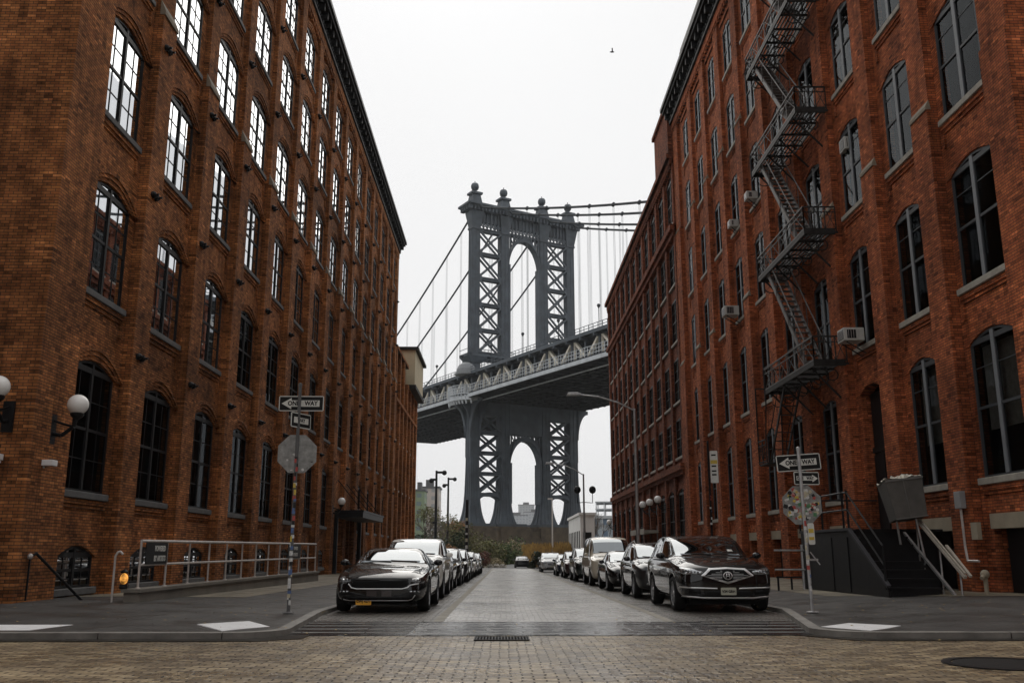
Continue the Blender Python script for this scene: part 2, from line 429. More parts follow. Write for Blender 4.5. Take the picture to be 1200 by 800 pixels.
g = MB()
ys = [-400, 20, 40, 60, 80, 100, 125, 250]
for a, b in zip(ys[:-1], ys[1:]):
    g.quad((-1500, a, zr(a) - .1), (1500, a, zr(a) - .1), (1500, b, zr(b) - .1), (-1500, b, zr(b) - .1))
g.quad((-1500, 250, zr(250) - .1), (1500, 250, zr(250) - .1), (1500, 262, -3.2), (-1500, 262, -3.2))
g.quad((-1500, 262, -3.2), (1500, 262, -3.2), (1500, 4000, -3.2), (-1500, 4000, -3.2))
tag(g.build('ground', M['earth']), kind='structure')
g = MB(); g.quad((-1500, 256, -2.6), (1500, 256, -2.6), (1500, 1200, -2.6), (-1500, 1200, -2.6))
tag(g.build('river', pmat('grey_river_water', (.10, .12, .12), .2, var=.1, bump=.3)), kind='structure')

cut_sheet('cross_street', [(-90, -40), (90, -40), (90, 20), (-90, 20)], lambda x, y: -.006, M['cobble'], 40)
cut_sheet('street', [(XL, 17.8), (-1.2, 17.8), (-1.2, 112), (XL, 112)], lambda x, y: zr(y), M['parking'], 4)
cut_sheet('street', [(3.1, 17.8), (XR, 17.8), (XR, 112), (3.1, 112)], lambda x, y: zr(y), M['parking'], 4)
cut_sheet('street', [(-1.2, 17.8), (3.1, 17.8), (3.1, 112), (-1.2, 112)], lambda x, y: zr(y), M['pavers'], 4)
for x in (-1.2, 3.1):
    cut_sheet('street_edging', [(x - .09, 17.8), (x + .09, 17.8), (x + .09, 112), (x - .09, 112)], lambda a, b: zr(b), M['stone'], 4, .005)
cut_sheet('crosswalk', [(-7.6, 14.9), (10.5, 14.9), (10.5, 17.8), (-7.6, 17.8)], lambda x, y: .002, M['crosswalk'], 4)
# thin pale granite strips between the dark wet strips at both ends of the crossing
g = MB()
rnd = random.Random(3)
for x0, x1 in ((-7.4, -1.5), (3.6, 10.3)):
    for y in (15.45, 16.1, 16.8, 17.45):
        x = x0
        while x < x1:
            L_ = rnd.uniform(.8, 1.5); g.box(x, min(x + L_, x1), y - .045, y + .045, -.01, .007 + rnd.uniform(0, .003)); x += L_ + .03
tag(g.build('crosswalk_strip', M['kerb']), kind='structure')
g = MB()
for x0, x1 in ((-7.4, -1.5), (3.6, 10.3)):
    for y in (15.15, 15.75, 16.45, 17.1, 17.68):
        g.box(x0, x1, y - .16, y + .16, -.01, .005)
tag(g.build('crosswalk_band', pmat('wet_black_granite', (.022, .022, .024), .22, var=.4, scale=4, bump=.3)), kind='structure')
cut_sheet('path', [(-3, 112), (4.5, 112), (5.5, 160), (1.5, 160)], lambda x, y: zr(y) + .02, M['pathm'], 6)
cut_sheet('plaza', [(-30, 112.1), (-3, 112.1), (-3, 122), (-30, 122)], lambda x, y: zr(y) + .01, M['pavers'], 6)

def zsl(x, y):
    d = max(0, min(XL - x, y - YK, 6)); return zr(y) + .085 + d * .026
def zsr(x, y):
    d = max(0, min(x - XR, (y - YK) * 1.6, 5.2)); return zr(y) + .085 + d * .05
def arc(cx, cy, r, a0, a1, n=8):
    return [(cx + r * COS(R(a0 + (a1 - a0) * i / n)), cy + r * SIN(R(a0 + (a1 - a0) * i / n))) for i in range(n + 1)]
arcL = arc(-4.15, YK + .8, .8, -90, 0) + [(XL, 19.6)]
arcR = [(XR, 20.2)] + arc(5.75, YK + .9, .9, 180, 270)
outL = [(-90, YK)] + arcL + [(XL, 112), (-10.9, 112), (-10.9, 21), (-90, 21)]
outR = [(XR, 112)] + arcR + [(90, YK), (90, 19.4), (12.2, 19.4), (12.2, 112)]
cut_sheet('sidewalk', outL, zsl, M['asphalt'], 1.)
cut_sheet('sidewalk', outR, zsr, M['asphalt'], 1.)
cut_sheet('pavement', [(-10.5, 22.5), (-6.6, 24.5), (-6.2, 112), (-10.5, 112)], zsl, M['pavement'], 1., .006)
cut_sheet('pavement', [(8.2, 24), (11.9, 19.2), (11.9, 112), (8.2, 112)], zsr, M['pavement'], 1., .006)
cut_sheet('pavement', [(11.0, 17.9), (60, 17.9), (60, 19.2), (11.0, 19.2)], zsr, M['pavement'], 1., .012)

M['gutter'] = pmat('wet_black_gutter', (.03, .027, .023), .3, var=.4, scale=1.5, bump=.4, bscale=12)
cut_sheet('gutter', [(-90, 13.95), (-3.6, 13.95), (-3.0, 14.4), (-3.0, 15.2), (-4.2, 14.4), (-90, 14.4)], lambda x, y: .004, M['gutter'], 6)
cut_sheet('gutter', [(5.2, 13.98), (90, 13.98), (90, 14.4), (5.6, 14.4), (4.9, 15.2), (4.6, 14.9)], lambda x, y: .004, M['gutter'], 6)
cut_sheet('asphalt_patch', [(-14, 12.2), (-9.6, 12.9), (-7.9, 13.7), (-7.4, 13.95), (-14, 13.95)], lambda x, y: .002, M['gutter'], 3)
def kerb(path, inward, name='kerb'):
    g = MB(); P = [Vector((x, y, 0)) for x, y in path]
    prev = None
    # resample so the kerb follows the slope, with joints between stones
    for i in range(len(P) - 1):
        a, b = P[i], P[i + 1]; L_ = (b - a).length; k = max(1, int(L_ / 1.8))
        d = (b - a).normalized(); nn = Vector((-d.y, d.x, 0)) * inward
        for j in range(k):
            p = a + (b - a) * (j / k); q = a + (b - a) * ((j + 1) / k - (.008 if L_ > 3 else 0) / L_ * 2)
            zp, zq = zr(p.y) + .092, zr(q.y) + .092
            lo = -.2
            o1, o2 = p - nn * .01, q - nn * .01; i1, i2 = p + nn * .17, q + nn * .17
            g.add([(o1.x, o1.y, zp + lo), (o2.x, o2.y, zq + lo), (i2.x, i2.y, zq + lo), (i1.x, i1.y, zp + lo),
                   (o1.x, o1.y, zp), (o2.x, o2.y, zq), (i2.x, i2.y, zq + .003), (i1.x, i1.y, zp + .003)],
                  [(0, 3, 2, 1), (4, 5, 6, 7), (0, 1, 5, 4), (1, 2, 6, 5), (2, 3, 7, 6), (3, 0, 4, 7)])
    tag(g.build(name, M['kerb']), kind='structure')
kerb([(-90, YK)] + arcL + [(XL, 112)], 1)
kerb([(XR, 112)] + arcR + [(90, YK)], 1)

# manhole, grate, white ramp slabs
m = thing('manhole_cover', 'large dark round iron manhole cover set in the cobbles of the foreground', 'manhole cover', (5.78, 11.15, 0))
g = MB(); g.lathe([(.001, .008), (.50, .008), (.53, .006), (.55, -.02)], n=40)
g.build('cover', pmat('black_manhole_iron', (.012, .012, .012), .6, var=.4, scale=9, bump=.6, bscale=40), m)
g = MB(); g.lathe([(.56, -.02), (.56, .009), (.66, .007), (.66, -.02)], n=40); g.build('rim', M['iron'], m)
m = thing('drain_grate', 'rectangular iron drain grate with parallel bars just before the crossing', 'drain grate', (0, 14.35, 0))
g = MB(); g.box(-.42, .38, -.27, .27, -.05, .0015); g.build('pit', M['inside'], m)
g = MB()
for i in range(17): g.box(-.40 + i * .046, -.382 + i * .046, -.25, .25, 0, .012)
for y in (-.27, 0, .25): g.box(-.43, .39, y, y + .02, 0, .014)
for x in (-.43, .37): g.box(x, x + .02, -.27, .27, 0, .013)
g.build('grating', M['iron'], m)
def ramp_slab(name, pts, label):
    zf = zsl if pts[0][0] < 0 else zsr
    o = cut_sheet(name, pts, zf, M['white'], .5, .006, None)
    me = o.data; bm = bmesh.new(); bm.from_mesh(me)
    r = bmesh.ops.extrude_face_region(bm, geom=bm.faces[:])
    for v in [e for e in r['geom'] if isinstance(e, bmesh.types.BMVert)]: v.co.z -= .02
    bmesh.ops.recalc_face_normals(bm, faces=bm.faces); bm.to_mesh(me); bm.free()
    tag(o, label, 'paving slab')
ramp_slab('ramp_slab', [(-10.9, 14.7), (-7.2, 14.7), (-6.9, 15.5), (-10.9, 15.5)], 'long white slab on the sidewalk before the left brick corner')
ramp_slab('ramp_slab', [(-4.25, 14.6), (-3.75, 15.5), (-4.35, 16.5), (-4.95, 15.6)], 'white diamond slab on the sidewalk near the left sign pole')
ramp_slab('ramp_slab', [(5.6, 14.65), (6.35, 15.3), (5.85, 16.2), (5.1, 15.4)], 'white diamond slab on the sidewalk near the right sign pole')

# ------------------------------------------------------------------ facades (local: x along the wall, -y outward, z up)
def arch_pts(uc, w, spring, rise, n=8):
    return [(uc - w / 2 + w * i / n, spring + rise * math.sin(math.pi * i / n) ** .9 if 0 < i < n else spring) for i in range(n + 1)]

def panel(g, u0, u1, z0, z1, uc, w, sill, spring, rise, d=.34, y=0.):
    ul, ur = uc - w / 2, uc + w / 2
    g.quad((u0, y, z0), (ul, y, z0), (ul, y, z1), (u0, y, z1))
    g.quad((ur, y, z0), (u1, y, z0), (u1, y, z1), (ur, y, z1))
    g.quad((ul, y, z0), (ur, y, z0), (ur, y, sill), (ul, y, sill))
    A = arch_pts(uc, w, spring, rise)
    for (a, za), (b, zb) in zip(A[:-1], A[1:]):
        g.quad((a, y, za), (b, y, zb), (b, y, z1), (a, y, z1))
        g.quad((a, y, za), (a, y + d, za), (b, y + d, zb), (b, y, zb))
    g.quad((ul, y, sill), (ur, y, sill), (ur, y + d, sill), (ul, y + d, sill))
    g.quad((ul, y, sill), (ul, y + d, sill), (ul, y + d, spring), (ul, y, spring))
    g.quad((ur, y, sill), (ur, y + d, sill), (ur, y + d, spring), (ur, y, spring))

def arch_ring(g, uc, w, spring, rise, t0, t1, proud, y=0.):
    A0 = arch_pts(uc, w + 2 * t0, spring - .0, rise + t0 * .9, 10); A1 = arch_pts(uc, w + 2 * t1, spring, rise + t1, 10)
    for i in range(10):
        p = [A0[i], A0[i + 1], A1[i + 1], A1[i]]
        g.add([(a, y - proud, b) for a, b in p] + [(a, y + .02, b) for a, b in p],
              [(0, 1, 2, 3), (0, 4, 5, 1), (3, 2, 6, 7), (0, 3, 7, 4), (1, 5, 6, 2)])

def win_meshes(w, h, rise, style):
    """frame, pane meshes for an arched double-hung pair; local origin at sill centre, -y outward"""
    f = MB(); fw = .06
    A = arch_pts(0, w, h, rise); B = arch_pts(0, w - 2 * fw, h - .03, rise - fw * .6)
    f.box(-w / 2, -w / 2 + fw, -.025, .04, 0, h); f.box(w / 2 - fw, w / 2, -.025, .04, 0, h)
    f.box(-w / 2 + fw, w / 2 - fw, -.025, .04, 0, fw)
    for i in range(8):
        p = [A[i], A[i + 1], B[i + 1], B[i]]
        f.add([(a, -.025, b) for a, b in p] + [(a, .04, b) for a, b in p], [(0, 1, 2, 3), (7, 6, 5, 4), (3, 2, 6, 7), (0, 4, 5, 1)])
    top = h + rise * .9
    mw = .055 if style == 'L' else .075
    f.cur = 1 if style == 'R' else 0
    f.box(-mw, mw, -.035, .04, fw, top - .02)
    f.cur = 0
    mid = (h + rise * .4) * .5
    for s in (-1, 1):
        x0, x1 = (mw, w / 2 - fw) if s > 0 else (-w / 2 + fw, -mw)
        f.box(x0, x1, -.02, .03, mid - .035, mid + .035)
        f.box(x0, x0 + .035, -.012, .03, fw, top - .12); f.box(x1 - .035, x1, -.012, .03, fw, top - .2)
        f.box(x0, x1, -.03, .03, h - .02, h + .03 + rise * .3)
        xc = (x0 + x1) / 2
        if style == 'L':
            f.box(xc - .013, xc + .013, -.004, .02, fw, top - .12)
            for z in (mid * .52, mid + (h - mid) * .5): f.box(x0, x1, -.003, .02, z - .013, z + .013)
        else:
            f.box(x0, x1, -.003, .02, mid + (h - mid) * .62 - .012, mid + (h - mid) * .62 + .012)
    gl = MB()
    C = arch_pts(0, w - .1, h, rise - .04)
    gl.poly([(-w / 2 + .05, .012, .03), (w / 2 - .05, .012, .03)] + [(a, .012, b) for a, b in reversed(C)])
    return f.mesh('window_frame'), gl.mesh('window_pane', norm=False)

class Facade:
    def __init__(s, root, brick, frame_mats, style, d=.09):
        s.root = root; s.brick = brick; s.fm = frame_mats; s.style = style; s.d = d; s.proto = {}; s.gl = 'glass'
    def window(s, uc, y, z, w, h, rise, name='window', rz=0., curtain=None, xy=None, sill='stone'):
        key = (round(w, 2), round(h, 2), round(rise, 2), name, s.gl)
        loc = (uc, y + s.d - .06, z + .0) if xy is None else xy
        if key not in s.proto:
            fm, gm = win_meshes(w, h, rise, s.style)
            o = link_mesh(name, fm, s.fm, s.root, loc, rz)
            p = link_mesh('pane', gm, M[s.gl], o)
            sm = MB()
            sm.box(-w / 2 - .14, w / 2 + .14, -s.d - .06, -.06 + .05, -.17, -.002)
            si = sm.build('sill', M[sill], o); bevel(si, .015, 1)
            s.proto[key] = (o, p, si)
        else:
            o0, p0, s0 = s.proto[key]
            o = inst(o0, s.root, loc, rz); inst(p0, o); inst(s0, o)
        if curtain:
            zc0, zc1, x0, x1 = curtain
            ck = ('curtain', w, curtain)
            if ck not in s.proto:
                c = MB(); nf = max(4, int((x1 - x0) * w / .07))
                for i in range(nf):
                    a = x0 * w / 2 + (x1 - x0) * w / 2 * i / nf; b = x0 * w / 2 + (x1 - x0) * w / 2 * (i + 1) / nf
                    ya, yb = .16 + .02 * (i % 2), .16 + .02 * ((i + 1) % 2)
                    c.quad((a, ya, zc0 * h), (b, yb, zc0 * h), (b, yb, zc1 * h), (a, ya, zc1 * h))
                s.proto[ck] = c.build('curtain', M['curtain'], o, norm=False)
            else: inst(s.proto[ck], o)
        return o

def under_sill(g, uc, w, z, y=0., depth=.55):
    # stepped brick band and a framed panel below a sill
    g.box(uc - w / 2 - .12, uc + w / 2 + .12, y - .07, y + .03, z - .30, z - .172)
    g.box(uc - w / 2 - .05, uc + w / 2 + .05, y - .035, y + .03, z - .40, z - .30)
    n_ = int(w / .16)
    g.box(uc - w / 2 - .12, uc - w / 2 - .02, y - .05, y + .03, z - .30 - depth, z - .40)
    g.box(uc + w / 2 + .02, uc + w / 2 + .12, y - .05, y + .03, z - .30 - depth, z - .40)

def cornice(root, u0, u1, z, over=.9, h=1.3, name='cornice', ret=True):
    g = MB()
    g.box(u0 - .1, u1 + .1, -.22, .3, z, z + .22)
    g.box(u0 - .1, u1 + .1, -.12, .3, z + .22, z + h - .45)
    g.box(u0 - .35, u1 + .35, -over + .12, .3, z + h - .45, z + h - .25)
    g.box(u0 - .45, u1 + .45, -over, .3, z + h - .25, z + h)
    g.box(u0 - .3, u1 + .3, -over + .2, .25, z + h, z + h + .08)
    k = int((u1 - u0) / .9)
    for i in range(k + 1):
        u = u0 + (u1 - u0) * i / k
        g.box(u - .09, u + .09, -over + .25, -.12, z + .38, z + h - .45)
        g.box(u - .09, u + .09, -over + .5, -.12, z + .2, z + .38)
    k = int((u1 - u0) / .3)
    for i in range(k):
        u = u0 + (u1 - u0) * (i + .5) / k
        g.box(u - .06, u + .06, -.26, -.12, z + .26, z + .36)
    return g.build(name, M['cornice'], root)

def rosette_mesh():
    g = MB()
    for dx in (-.13, .13):
        g.sphere((dx, -.03, .0), .11, 10, 6, .9)
        g.tube((dx, -.1, 0), (dx, -.2, 0), .035, 8)
    g.box(-.2, .2, -.05, 0, -.05, .05)
    return g.mesh('tie_plate')

# ---- left building ------------------------------------------------
LB = thing('brick_warehouse', 'long orange-brown brick warehouse with black cornice on the left of the street', 'building', (-10.3, 19.75, 0), R(90))
U1 = 66.25; LROWS = [2.7, 7.65, 12.4, 17.05, 21.5, 25.75]; LH = [2.95, 2.7, 2.65, 2.5, 2.45, 2.35]; ZT = 29.7
fac = Facade(LB, M['brickL'], [M['frameL'], M['frameL']], 'L')
g = MB(); LBAY = 4.34; LC = [3.25 + LBAY * k for k in range(15)]
rnd = random.Random(11)
for k, uc in enumerate(LC):
    u0 = uc - LBAY / 2 if k else 0; u1 = uc + LBAY / 2 if k < 14 else U1
    u0 = 0 if k == 0 else u0
    for r, (s, h) in enumerate(zip(LROWS, LH)):
        zt = LROWS[r + 1] - .5 if r < 5 else ZT
        zb = s - .5 if r else 1.95
        door = r == 0 and k in (8, 9)
        if door:
            panel(g, u0, u1, -1, zt, uc, 2.5, -.6, 3.4, .25, .34, .08); continue
        panel(g, u0, u1, zb, zt, uc, 2.45, s, s + h, .3, .2, .08)
        arch_ring(g, uc, 2.45, s + h, .3, .02, .16, .05, .08); arch_ring(g, uc, 2.45, s + h, .3, .16, .30, .08, .08)
        arch_ring(g, uc, 2.45, s + h, .3, .30, .40, .11, .08)
        under_sill(g, uc, 2.45, s, .08, .5 if r else .1)
        cur = None
        if rnd.random() < .15: cur = (.0, 1., -1, -.3) if rnd.random() < .5 else (.5, 1., -1, 1)
        fac.gl = 'glassR' if r == 0 or (r == 1 and k > 2) else 'glass'
        fac.window(uc, .08, s, 2.45, h, .3, curtain=cur, sill='darkstone')
    if not (k in (8, 9)):
        panel(g, u0, u1, -1, 1.95, uc, 2.0, .42, 1.15, .25, .34, .08)
        arch_ring(g, uc, 2.0, 1.15, .25, .02, .2, .05, .08)
        fac.window(uc, .08, .42, 2.0, .73, .25, 'basement_window', sill='darkstone')
# piers: wider below the stone cap, narrower above it
def piers(g, edges, zcap, ztop, w1=1.15, w2=.95, p1=.20, p2=.10, capl=None):
    for a, b in edges:
        g.box(a, b, -p1, .25, -1, zcap)
        g.box(a + (0 if a == 0 else .1), b - .1, -p2, .25, zcap, ztop)
edges = [(0, 1.8)] + [((LC[k] + LC[k + 1]) / 2 - .55, (LC[k] + LC[k + 1]) / 2 + .55) for k in range(14)] + [(U1 - 1.4, U1)]
piers(g, edges, 16.9, ZT)
# corbel table under the cornice
g.box(0, U1, -.12, .25, ZT - .55, ZT)
for i in range(150): u = .2 + i * U1 / 150; g.box(u, u + .2, -.09, .24, ZT - .8, ZT - .55)
# body of the building: side wall facing the cross street, back and roof
g.quad((U1, .12, -1), (U1, 26, -1), (U1, 26, ZT), (U1, .12, ZT))
g.quad((0, 26, -1), (U1, 26, -1), (U1, 26, ZT), (0, 26, ZT))
g.quad((0, .12, ZT), (U1, .12, ZT), (U1, 26, ZT), (0, 26, ZT))
wallL = g.build('wall', [M['brickL'], M['darkstone']], LB)
# cross-street wall: outward is -x
g = MB(); SC = [2.95 + 4.3 * k for k in range(5)]
class SideG:      # maps a facade drawn in (x,-y outward) onto the wall x=0, outward -x
    def __init__(s, mb): s.mb = mb
    def conv(s, p): return (p[1], p[0], p[2])
    def quad(s, *p): s.mb.quad(*[s.conv(q) for q in p])
    def add(s, vs, fs): s.mb.add([s.conv(q) for q in vs], fs)
    def box(s, x0, x1, y0, y1, z0, z1): s.mb.box(y0, y1, x0, x1, z0, z1)
sg = SideG(g)
for k, uc in enumerate(SC):
    u0 = uc - 2.15 if k else 0.; u1 = uc + 2.15 if k < 4 else 26
    for r, (s, h) in enumerate(zip(LROWS, LH)):
        zt = LROWS[r + 1] - .5 if r < 5 else ZT; zb = s - .5 if r else -1
        panel(sg, u0 + (0.001 if k == 0 else 0), u1, zb, zt, uc, 2.1, s, s + h, .3, .34, .003)
        arch_ring(sg, uc, 2.1, s + h, .3, .02, .30, .05, .003)
        fac.window(0, 0, 0, 2.1, h, .3, rz=R(-90), xy=(.003 + .03, uc, s), sill='stone')
g.build('side_wall', [M['brickL'], M['darkstone']], LB)
# rosettes and stone caps
rm = rosette_mesh(); first = None; cap0 = None
for (a, b) in edges[1:]:
    for z in [s - 1.15 for s in LROWS[1:]]:
        pr = -.20 if z < 16.9 else -.10
        loc = ((a + b) / 2 - .1, pr, z)
        if first is None: first = link_mesh('tie_plate', rm, M['iron'], LB, loc)
        else: inst(first, LB, loc)
    if cap0 is None:
        c = MB(); c.add([(-.56, -.24, -.08), (.56, -.24, -.08), (.56, -.08, -.08), (-.56, -.08, -.08), (-.56, -.24, .04), (.56, -.24, .04), (.56, -.08, .42), (-.56, -.08, .42)],
                        [(0, 3, 2, 1), (4, 5, 6, 7), (0, 1, 5, 4), (1, 2, 6, 5), (2, 3, 7, 6), (3, 0, 4, 7)])
        cap0 = c.build('pier_cap', M['capstone'], LB, loc=((a + b) / 2, 0, 16.9))
    else: inst(cap0, LB, ((a + b) / 2, 0, 16.9))
cornice(LB, 0, U1, ZT, .75, 1.25)
def interior(root, u0, u1, rows, ztop, depth=6, y0=.42):
    g = MB()
    g.quad((u0 + .1, y0 + depth, -1), (u1 - .1, y0 + depth, -1), (u1 - .1, y0 + depth, ztop - .1), (u0 + .1, y0 + depth, ztop - .1))
    for z in [r - .7 for r in rows]: g.box(u0 + .5, u1 - .1, y0 + .02, y0 + depth, z, z + .2)
    u = u0 + 8.
    while u < u1 - 2: g.box(u, u + .15, y0 + .3, y0 + depth, -1, ztop - .2); u += 8.7
    g.build('interior', M['inside'], root)
interior(LB, 0, U1, LROWS, ZT)
# entrance doors below the canopy
for i in (8, 9):
    d_ = MB(); d_.box(-1.2, 1.2, 0, .08, 0, 3.35); 
    for sx in (-1.15, .05): d_.box(sx, sx + 1.1, -.05, 0, .1, 2.6)
    d_.box(-1.2, 1.2, -.06, 0, 2.7, 2.85)
    d_.build('door', M['blackpaint'], LB, loc=(LC[i], .46, -.15))

# ---- lower wing beyond it ----------------------------------------------
LW = thing('brick_wing', 'lower narrow-bayed brick wing at the far end of the left side of the street', 'building', (-10.3, 86.05, 0), R(90))
fw = Facade(LW, M['brickL'], [M['frameL'], M['frameL']], 'L'); g = MB()
WC = [1.9 + 3.5 * k for k in range(6)]
for k, uc in enumerate(WC):
    ztop = 20.6 if k < 3 else 18.6
    for r, (s, h) in enumerate(zip([2.3, 7.2, 11.9], [3., 2.9, 2.6])):
        panel(g, uc - 1.75, uc + 1.75, (-1, 6.7, 11.4)[r], (6.7, 11.4, ztop)[r], uc, 1.7, s, s + h, .2, .3, .15)
        fw.window(uc, .15, s, 1.7, h, .2)
    g.box(uc - 2.1, uc - 1.35, -.15, .16, -1, ztop)
    g.box(uc - 1.75, uc + 1.75, -.22, .15, 15.3, 15.6)
    g.box(uc - 1.75, uc + 1.75, -.2, .15, ztop - .3, ztop)
g.box(21.0, 21.8, -.15, .16, -1, 18.6)
g.box(.15, 10.6, .2, 14, 20.3, 20.55); g.box(10.6, 21.8, .2, 14, 18.3, 18.55)
g.box(21.5, 21.8, .16, 14, -1, 18.5); g.box(10.5, 10.7, .16, 14, 18, 20.55)
g.build('wall', M['brickL'], LW)
interior(LW, 0, 21.6, [7.2, 11.9], 18.5)
g = MB(); g.box(11.5, 21.5, -.75, 6, 18.75, 22.6); g.build('rooftop_room', pmat('beige_stucco', (.44, .37, .25), .85, var=.15, scale=.6), LW)
g = MB(); g.box(11.2, 21.8, -1.1, 6.2, 22.6, 22.9); g.box(11.3, 21.7, -.9, 6.1, 18.35, 18.75); g.build('rooftop_room_trim', M['cornice'], LW)

# ---- right near building --------------------------------------------------
RB = thing('brick_factory', 'tall red-orange brick factory with fire escape on the right of the street', 'building', (11.5, 58.0, 0), R(-90))
UR = 58 - 18.7; RROWS = [3.0, 7.75, 12.4, 16.9, 21.35, 25.65]; RH = [3.25, 2.95, 2.75, 2.6, 2.5, 2.4]
fr = Facade(RB, M['brickR'], [M['frameR'], M['mullion']], 'R'); fr.gl = 'glassR'
g = MB(); RC = [36.7 - 3.68 * k for k in range(10)]
curt = {(0, 0): (.35, .98, -.8, .8), (1, 0): (.35, .98, -.7, .9), (1, 3): (.5, 1., -1, 1), (4, 2): (.5, 1., -1, 1), (2, 3): (.4, 1., -1, 0), (0, 3): (.55, 1., .1, .9), (5, 4): (.5, 1., -1, 1), (3, 1): (.2, 1., .0, 1)}
for k, uc in enumerate(RC):
    u1 = uc + 1.84 if k else UR; u0 = uc - 1.84 if k < 9 else 0
    for r, (s, h) in enumerate(zip(RROWS, RH)):
        zt = RROWS[r + 1] - .5 if r < 5 else ZT
        zb = s - .5 if r else 2.15
        door = r == 0 and k == 2
        if door: panel(g, u0, u1, -1, zt, uc, 1.75, 1.88, 6.2, .25, .34, .14)
        else:
            panel(g, u0, u1, zb, zt, uc, 1.75 if k else 2.1, s, s + h, .25, .24, .14)
            under_sill(g, uc, 1.75 if k else 2.1, s, .14, .5)
            fr.window(uc, .14, s, 1.75 if k else 2.1, h, .25, curtain=curt.get((k, r)))
            if r == 0: # basement opening under a pale lintel
                g.quad((u0, .14, -1), (uc - .9, .14, -1), (uc - .9, .14, 2.15), (u0, .14, 2.15))
                g.quad((uc + .9, .14, -1), (u1, .14, -1), (u1, .14, 2.15), (uc + .9, .14, 2.15))
                for q in (-.9, .9): g.quad((uc + q, .14, -1), (uc + q, .5, -1), (uc + q, .5, 2.15), (uc + q, .14, 2.15))
        arch_ring(g, uc, 1.75 if k or door else 2.1, (s + h) if not door else 6.2, .25, .02, .2, .03, .14)
for k in range(10):
    if k == 2: continue
    uc = RC[k]; lw_ = MB(); lw_.box(-.98, .98, -.03, .3, 1.8, 2.148); o = lw_.build('lintel', M['lintel'], RB, loc=(uc, .14, 0)) if k == 0 else inst(o, RB, (uc, .14, 0))
    if k == 0:
        b_ = MB(); b_.box(-.9, .9, .0, .04, -.6, 1.8); b_.box(-.03, .03, -.03, 0, .2, 1.8); b_.box(-.9, .9, -.03, 0, 1.3, 1.36); b0 = b_.build('basement_shutter', M['blackpaint'], RB, loc=(uc, .44, 0))
    else: inst(b0, RB, (uc, .44, 0))
redges = [(UR - 1.15, UR)] + [((RC[k] + RC[k + 1]) / 2 - .5, (RC[k] + RC[k + 1]) / 2 + .5) for k in range(9)] + [(0, 1.5)]
for a, b in redges:
    g.box(a, b, -.16, .15, -1, 12.9)
    g.box(a, b, -.10, .15, 12.9, 21.8)
    g.box(a, b, -.04, .15, 21.8, ZT)
g.box(0, UR, -.1, .15, ZT - .5, ZT)
for i in range(100): u = .15 + i * UR / 100; g.box(u, u + .18, -.07, .14, ZT - .72, ZT - .5)
for k, uc in enumerate(RC): # panels below the top frieze
    g.box(uc - 1.2, uc + 1.2, .06, .15, ZT - 1.0, ZT - .72)
g.quad((UR, .15, -1), (UR, 26, -1), (UR, 26, ZT), (UR, .15, ZT)); g.quad((0, .15, -1), (0, 26, -1), (0, 26, ZT), (0, .15, ZT))
g.quad((0, 26, -1), (UR, 26, -1), (UR, 26, ZT), (0, 26, ZT)); g.quad((0, .14, ZT), (UR, .14, ZT), (UR, 26, ZT), (0, 26, ZT))
g.build('wall', [M['brickR']], RB)
cap1 = None
for a, b in redges[1:]:
    for z, p in ((12.9, -.16), (21.8, -.10)):
        if cap1 is None:
            c = MB(); c.add([(-.51, -.03, -.06), (.51, -.03, -.06), (.51, .12, -.06), (-.51, .12, -.06), (-.51, -.03, .03), (.51, -.03, .03), (.51, .07, .22), (-.51, .07, .22)],
                            [(0, 3, 2, 1), (4, 5, 6, 7), (0, 1, 5, 4), (1, 2, 6, 5), (2, 3, 7, 6), (3, 0, 4, 7)])
            cap1 = c.build('pier_cap', M['capstone'], RB, loc=((a + b) / 2, p, z))
        else: inst(cap1, RB, ((a + b) / 2, p, z))
cornice(RB, 0, UR, ZT, .75, 1.3)
interior(RB, 0, UR, RROWS, ZT)
d_ = MB(); d_.box(-.85, .85, 0, .08, 0, 4.4); d_.box(-.8, -.05, -.05, 0, .1, 2.4); d_.box(.05, .8, -.05, 0, .1, 2.4); d_.box(-.85, .85, -.07, 0, 2.5, 2.65)
d_.build('door', M['blackpaint'], RB, loc=(RC[2], .42, 1.86))
g = MB(); g.box(3.5, 11, .0, 1.4, ZT + 1.38, ZT + 3.6); g.build('rooftop_unit', pmat('grey_roof_unit', (.3, .29, .27), .7, var=.2), RB)
g = MB()
for i in range(6): g.box(3.5, 11, -.05, 0, ZT + 1.6 + i * .33, ZT + 1.7 + i * .33)
g.build('louvre', M['iron'], RB)

# ---- right far building -----------------------------------------------------
FB = thing('brick_loft_building', 'dark red brick loft building with two ledges beyond the taller factory on the right', 'building', (11.45, 97.0, 0), R(-90))
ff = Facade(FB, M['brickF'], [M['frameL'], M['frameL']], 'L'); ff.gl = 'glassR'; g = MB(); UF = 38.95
FC = [1.75 + 3.55 * k for k in range(11)]
FR = [(-1, 6.4, 1.5, 3.4, 2.6), (6.4, 10.2, 7.3, 2.4, 2.6), (10.2, 14.2, 10.9, 2.8, 2.6), (14.2, 18.2, 14.9, 2.8, 2.6), (18.2, 22.4, 18.8, 2.7, 2.6), (22.4, 27.3, 23.0, 3.1, 2.5)]
for k, uc in enumerate(FC):
    for r, (z0, z1, s, h, w_) in enumerate(FR):
        door = r == 0 and k in (6, 7)
        panel(g, uc - 1.775, uc + 1.775, z0, z1, uc, w_, s if not door else -.6, s + h, .35 if r in (0, 5) else .12, .2, .06)
        if not door:
            ff.window(uc, .06, s, w_, h, .35 if r in (0, 5) else .12)
        if r in (0, 5): arch_ring(g, uc, w_, s + h, .35, .02, .3, .08, .06)
    g.box(uc - 2.1, uc - 1.45, -.12, .07, -1, 27.3)
g.box(UF - .5, UF, -.1, .23, -1, 27.3)
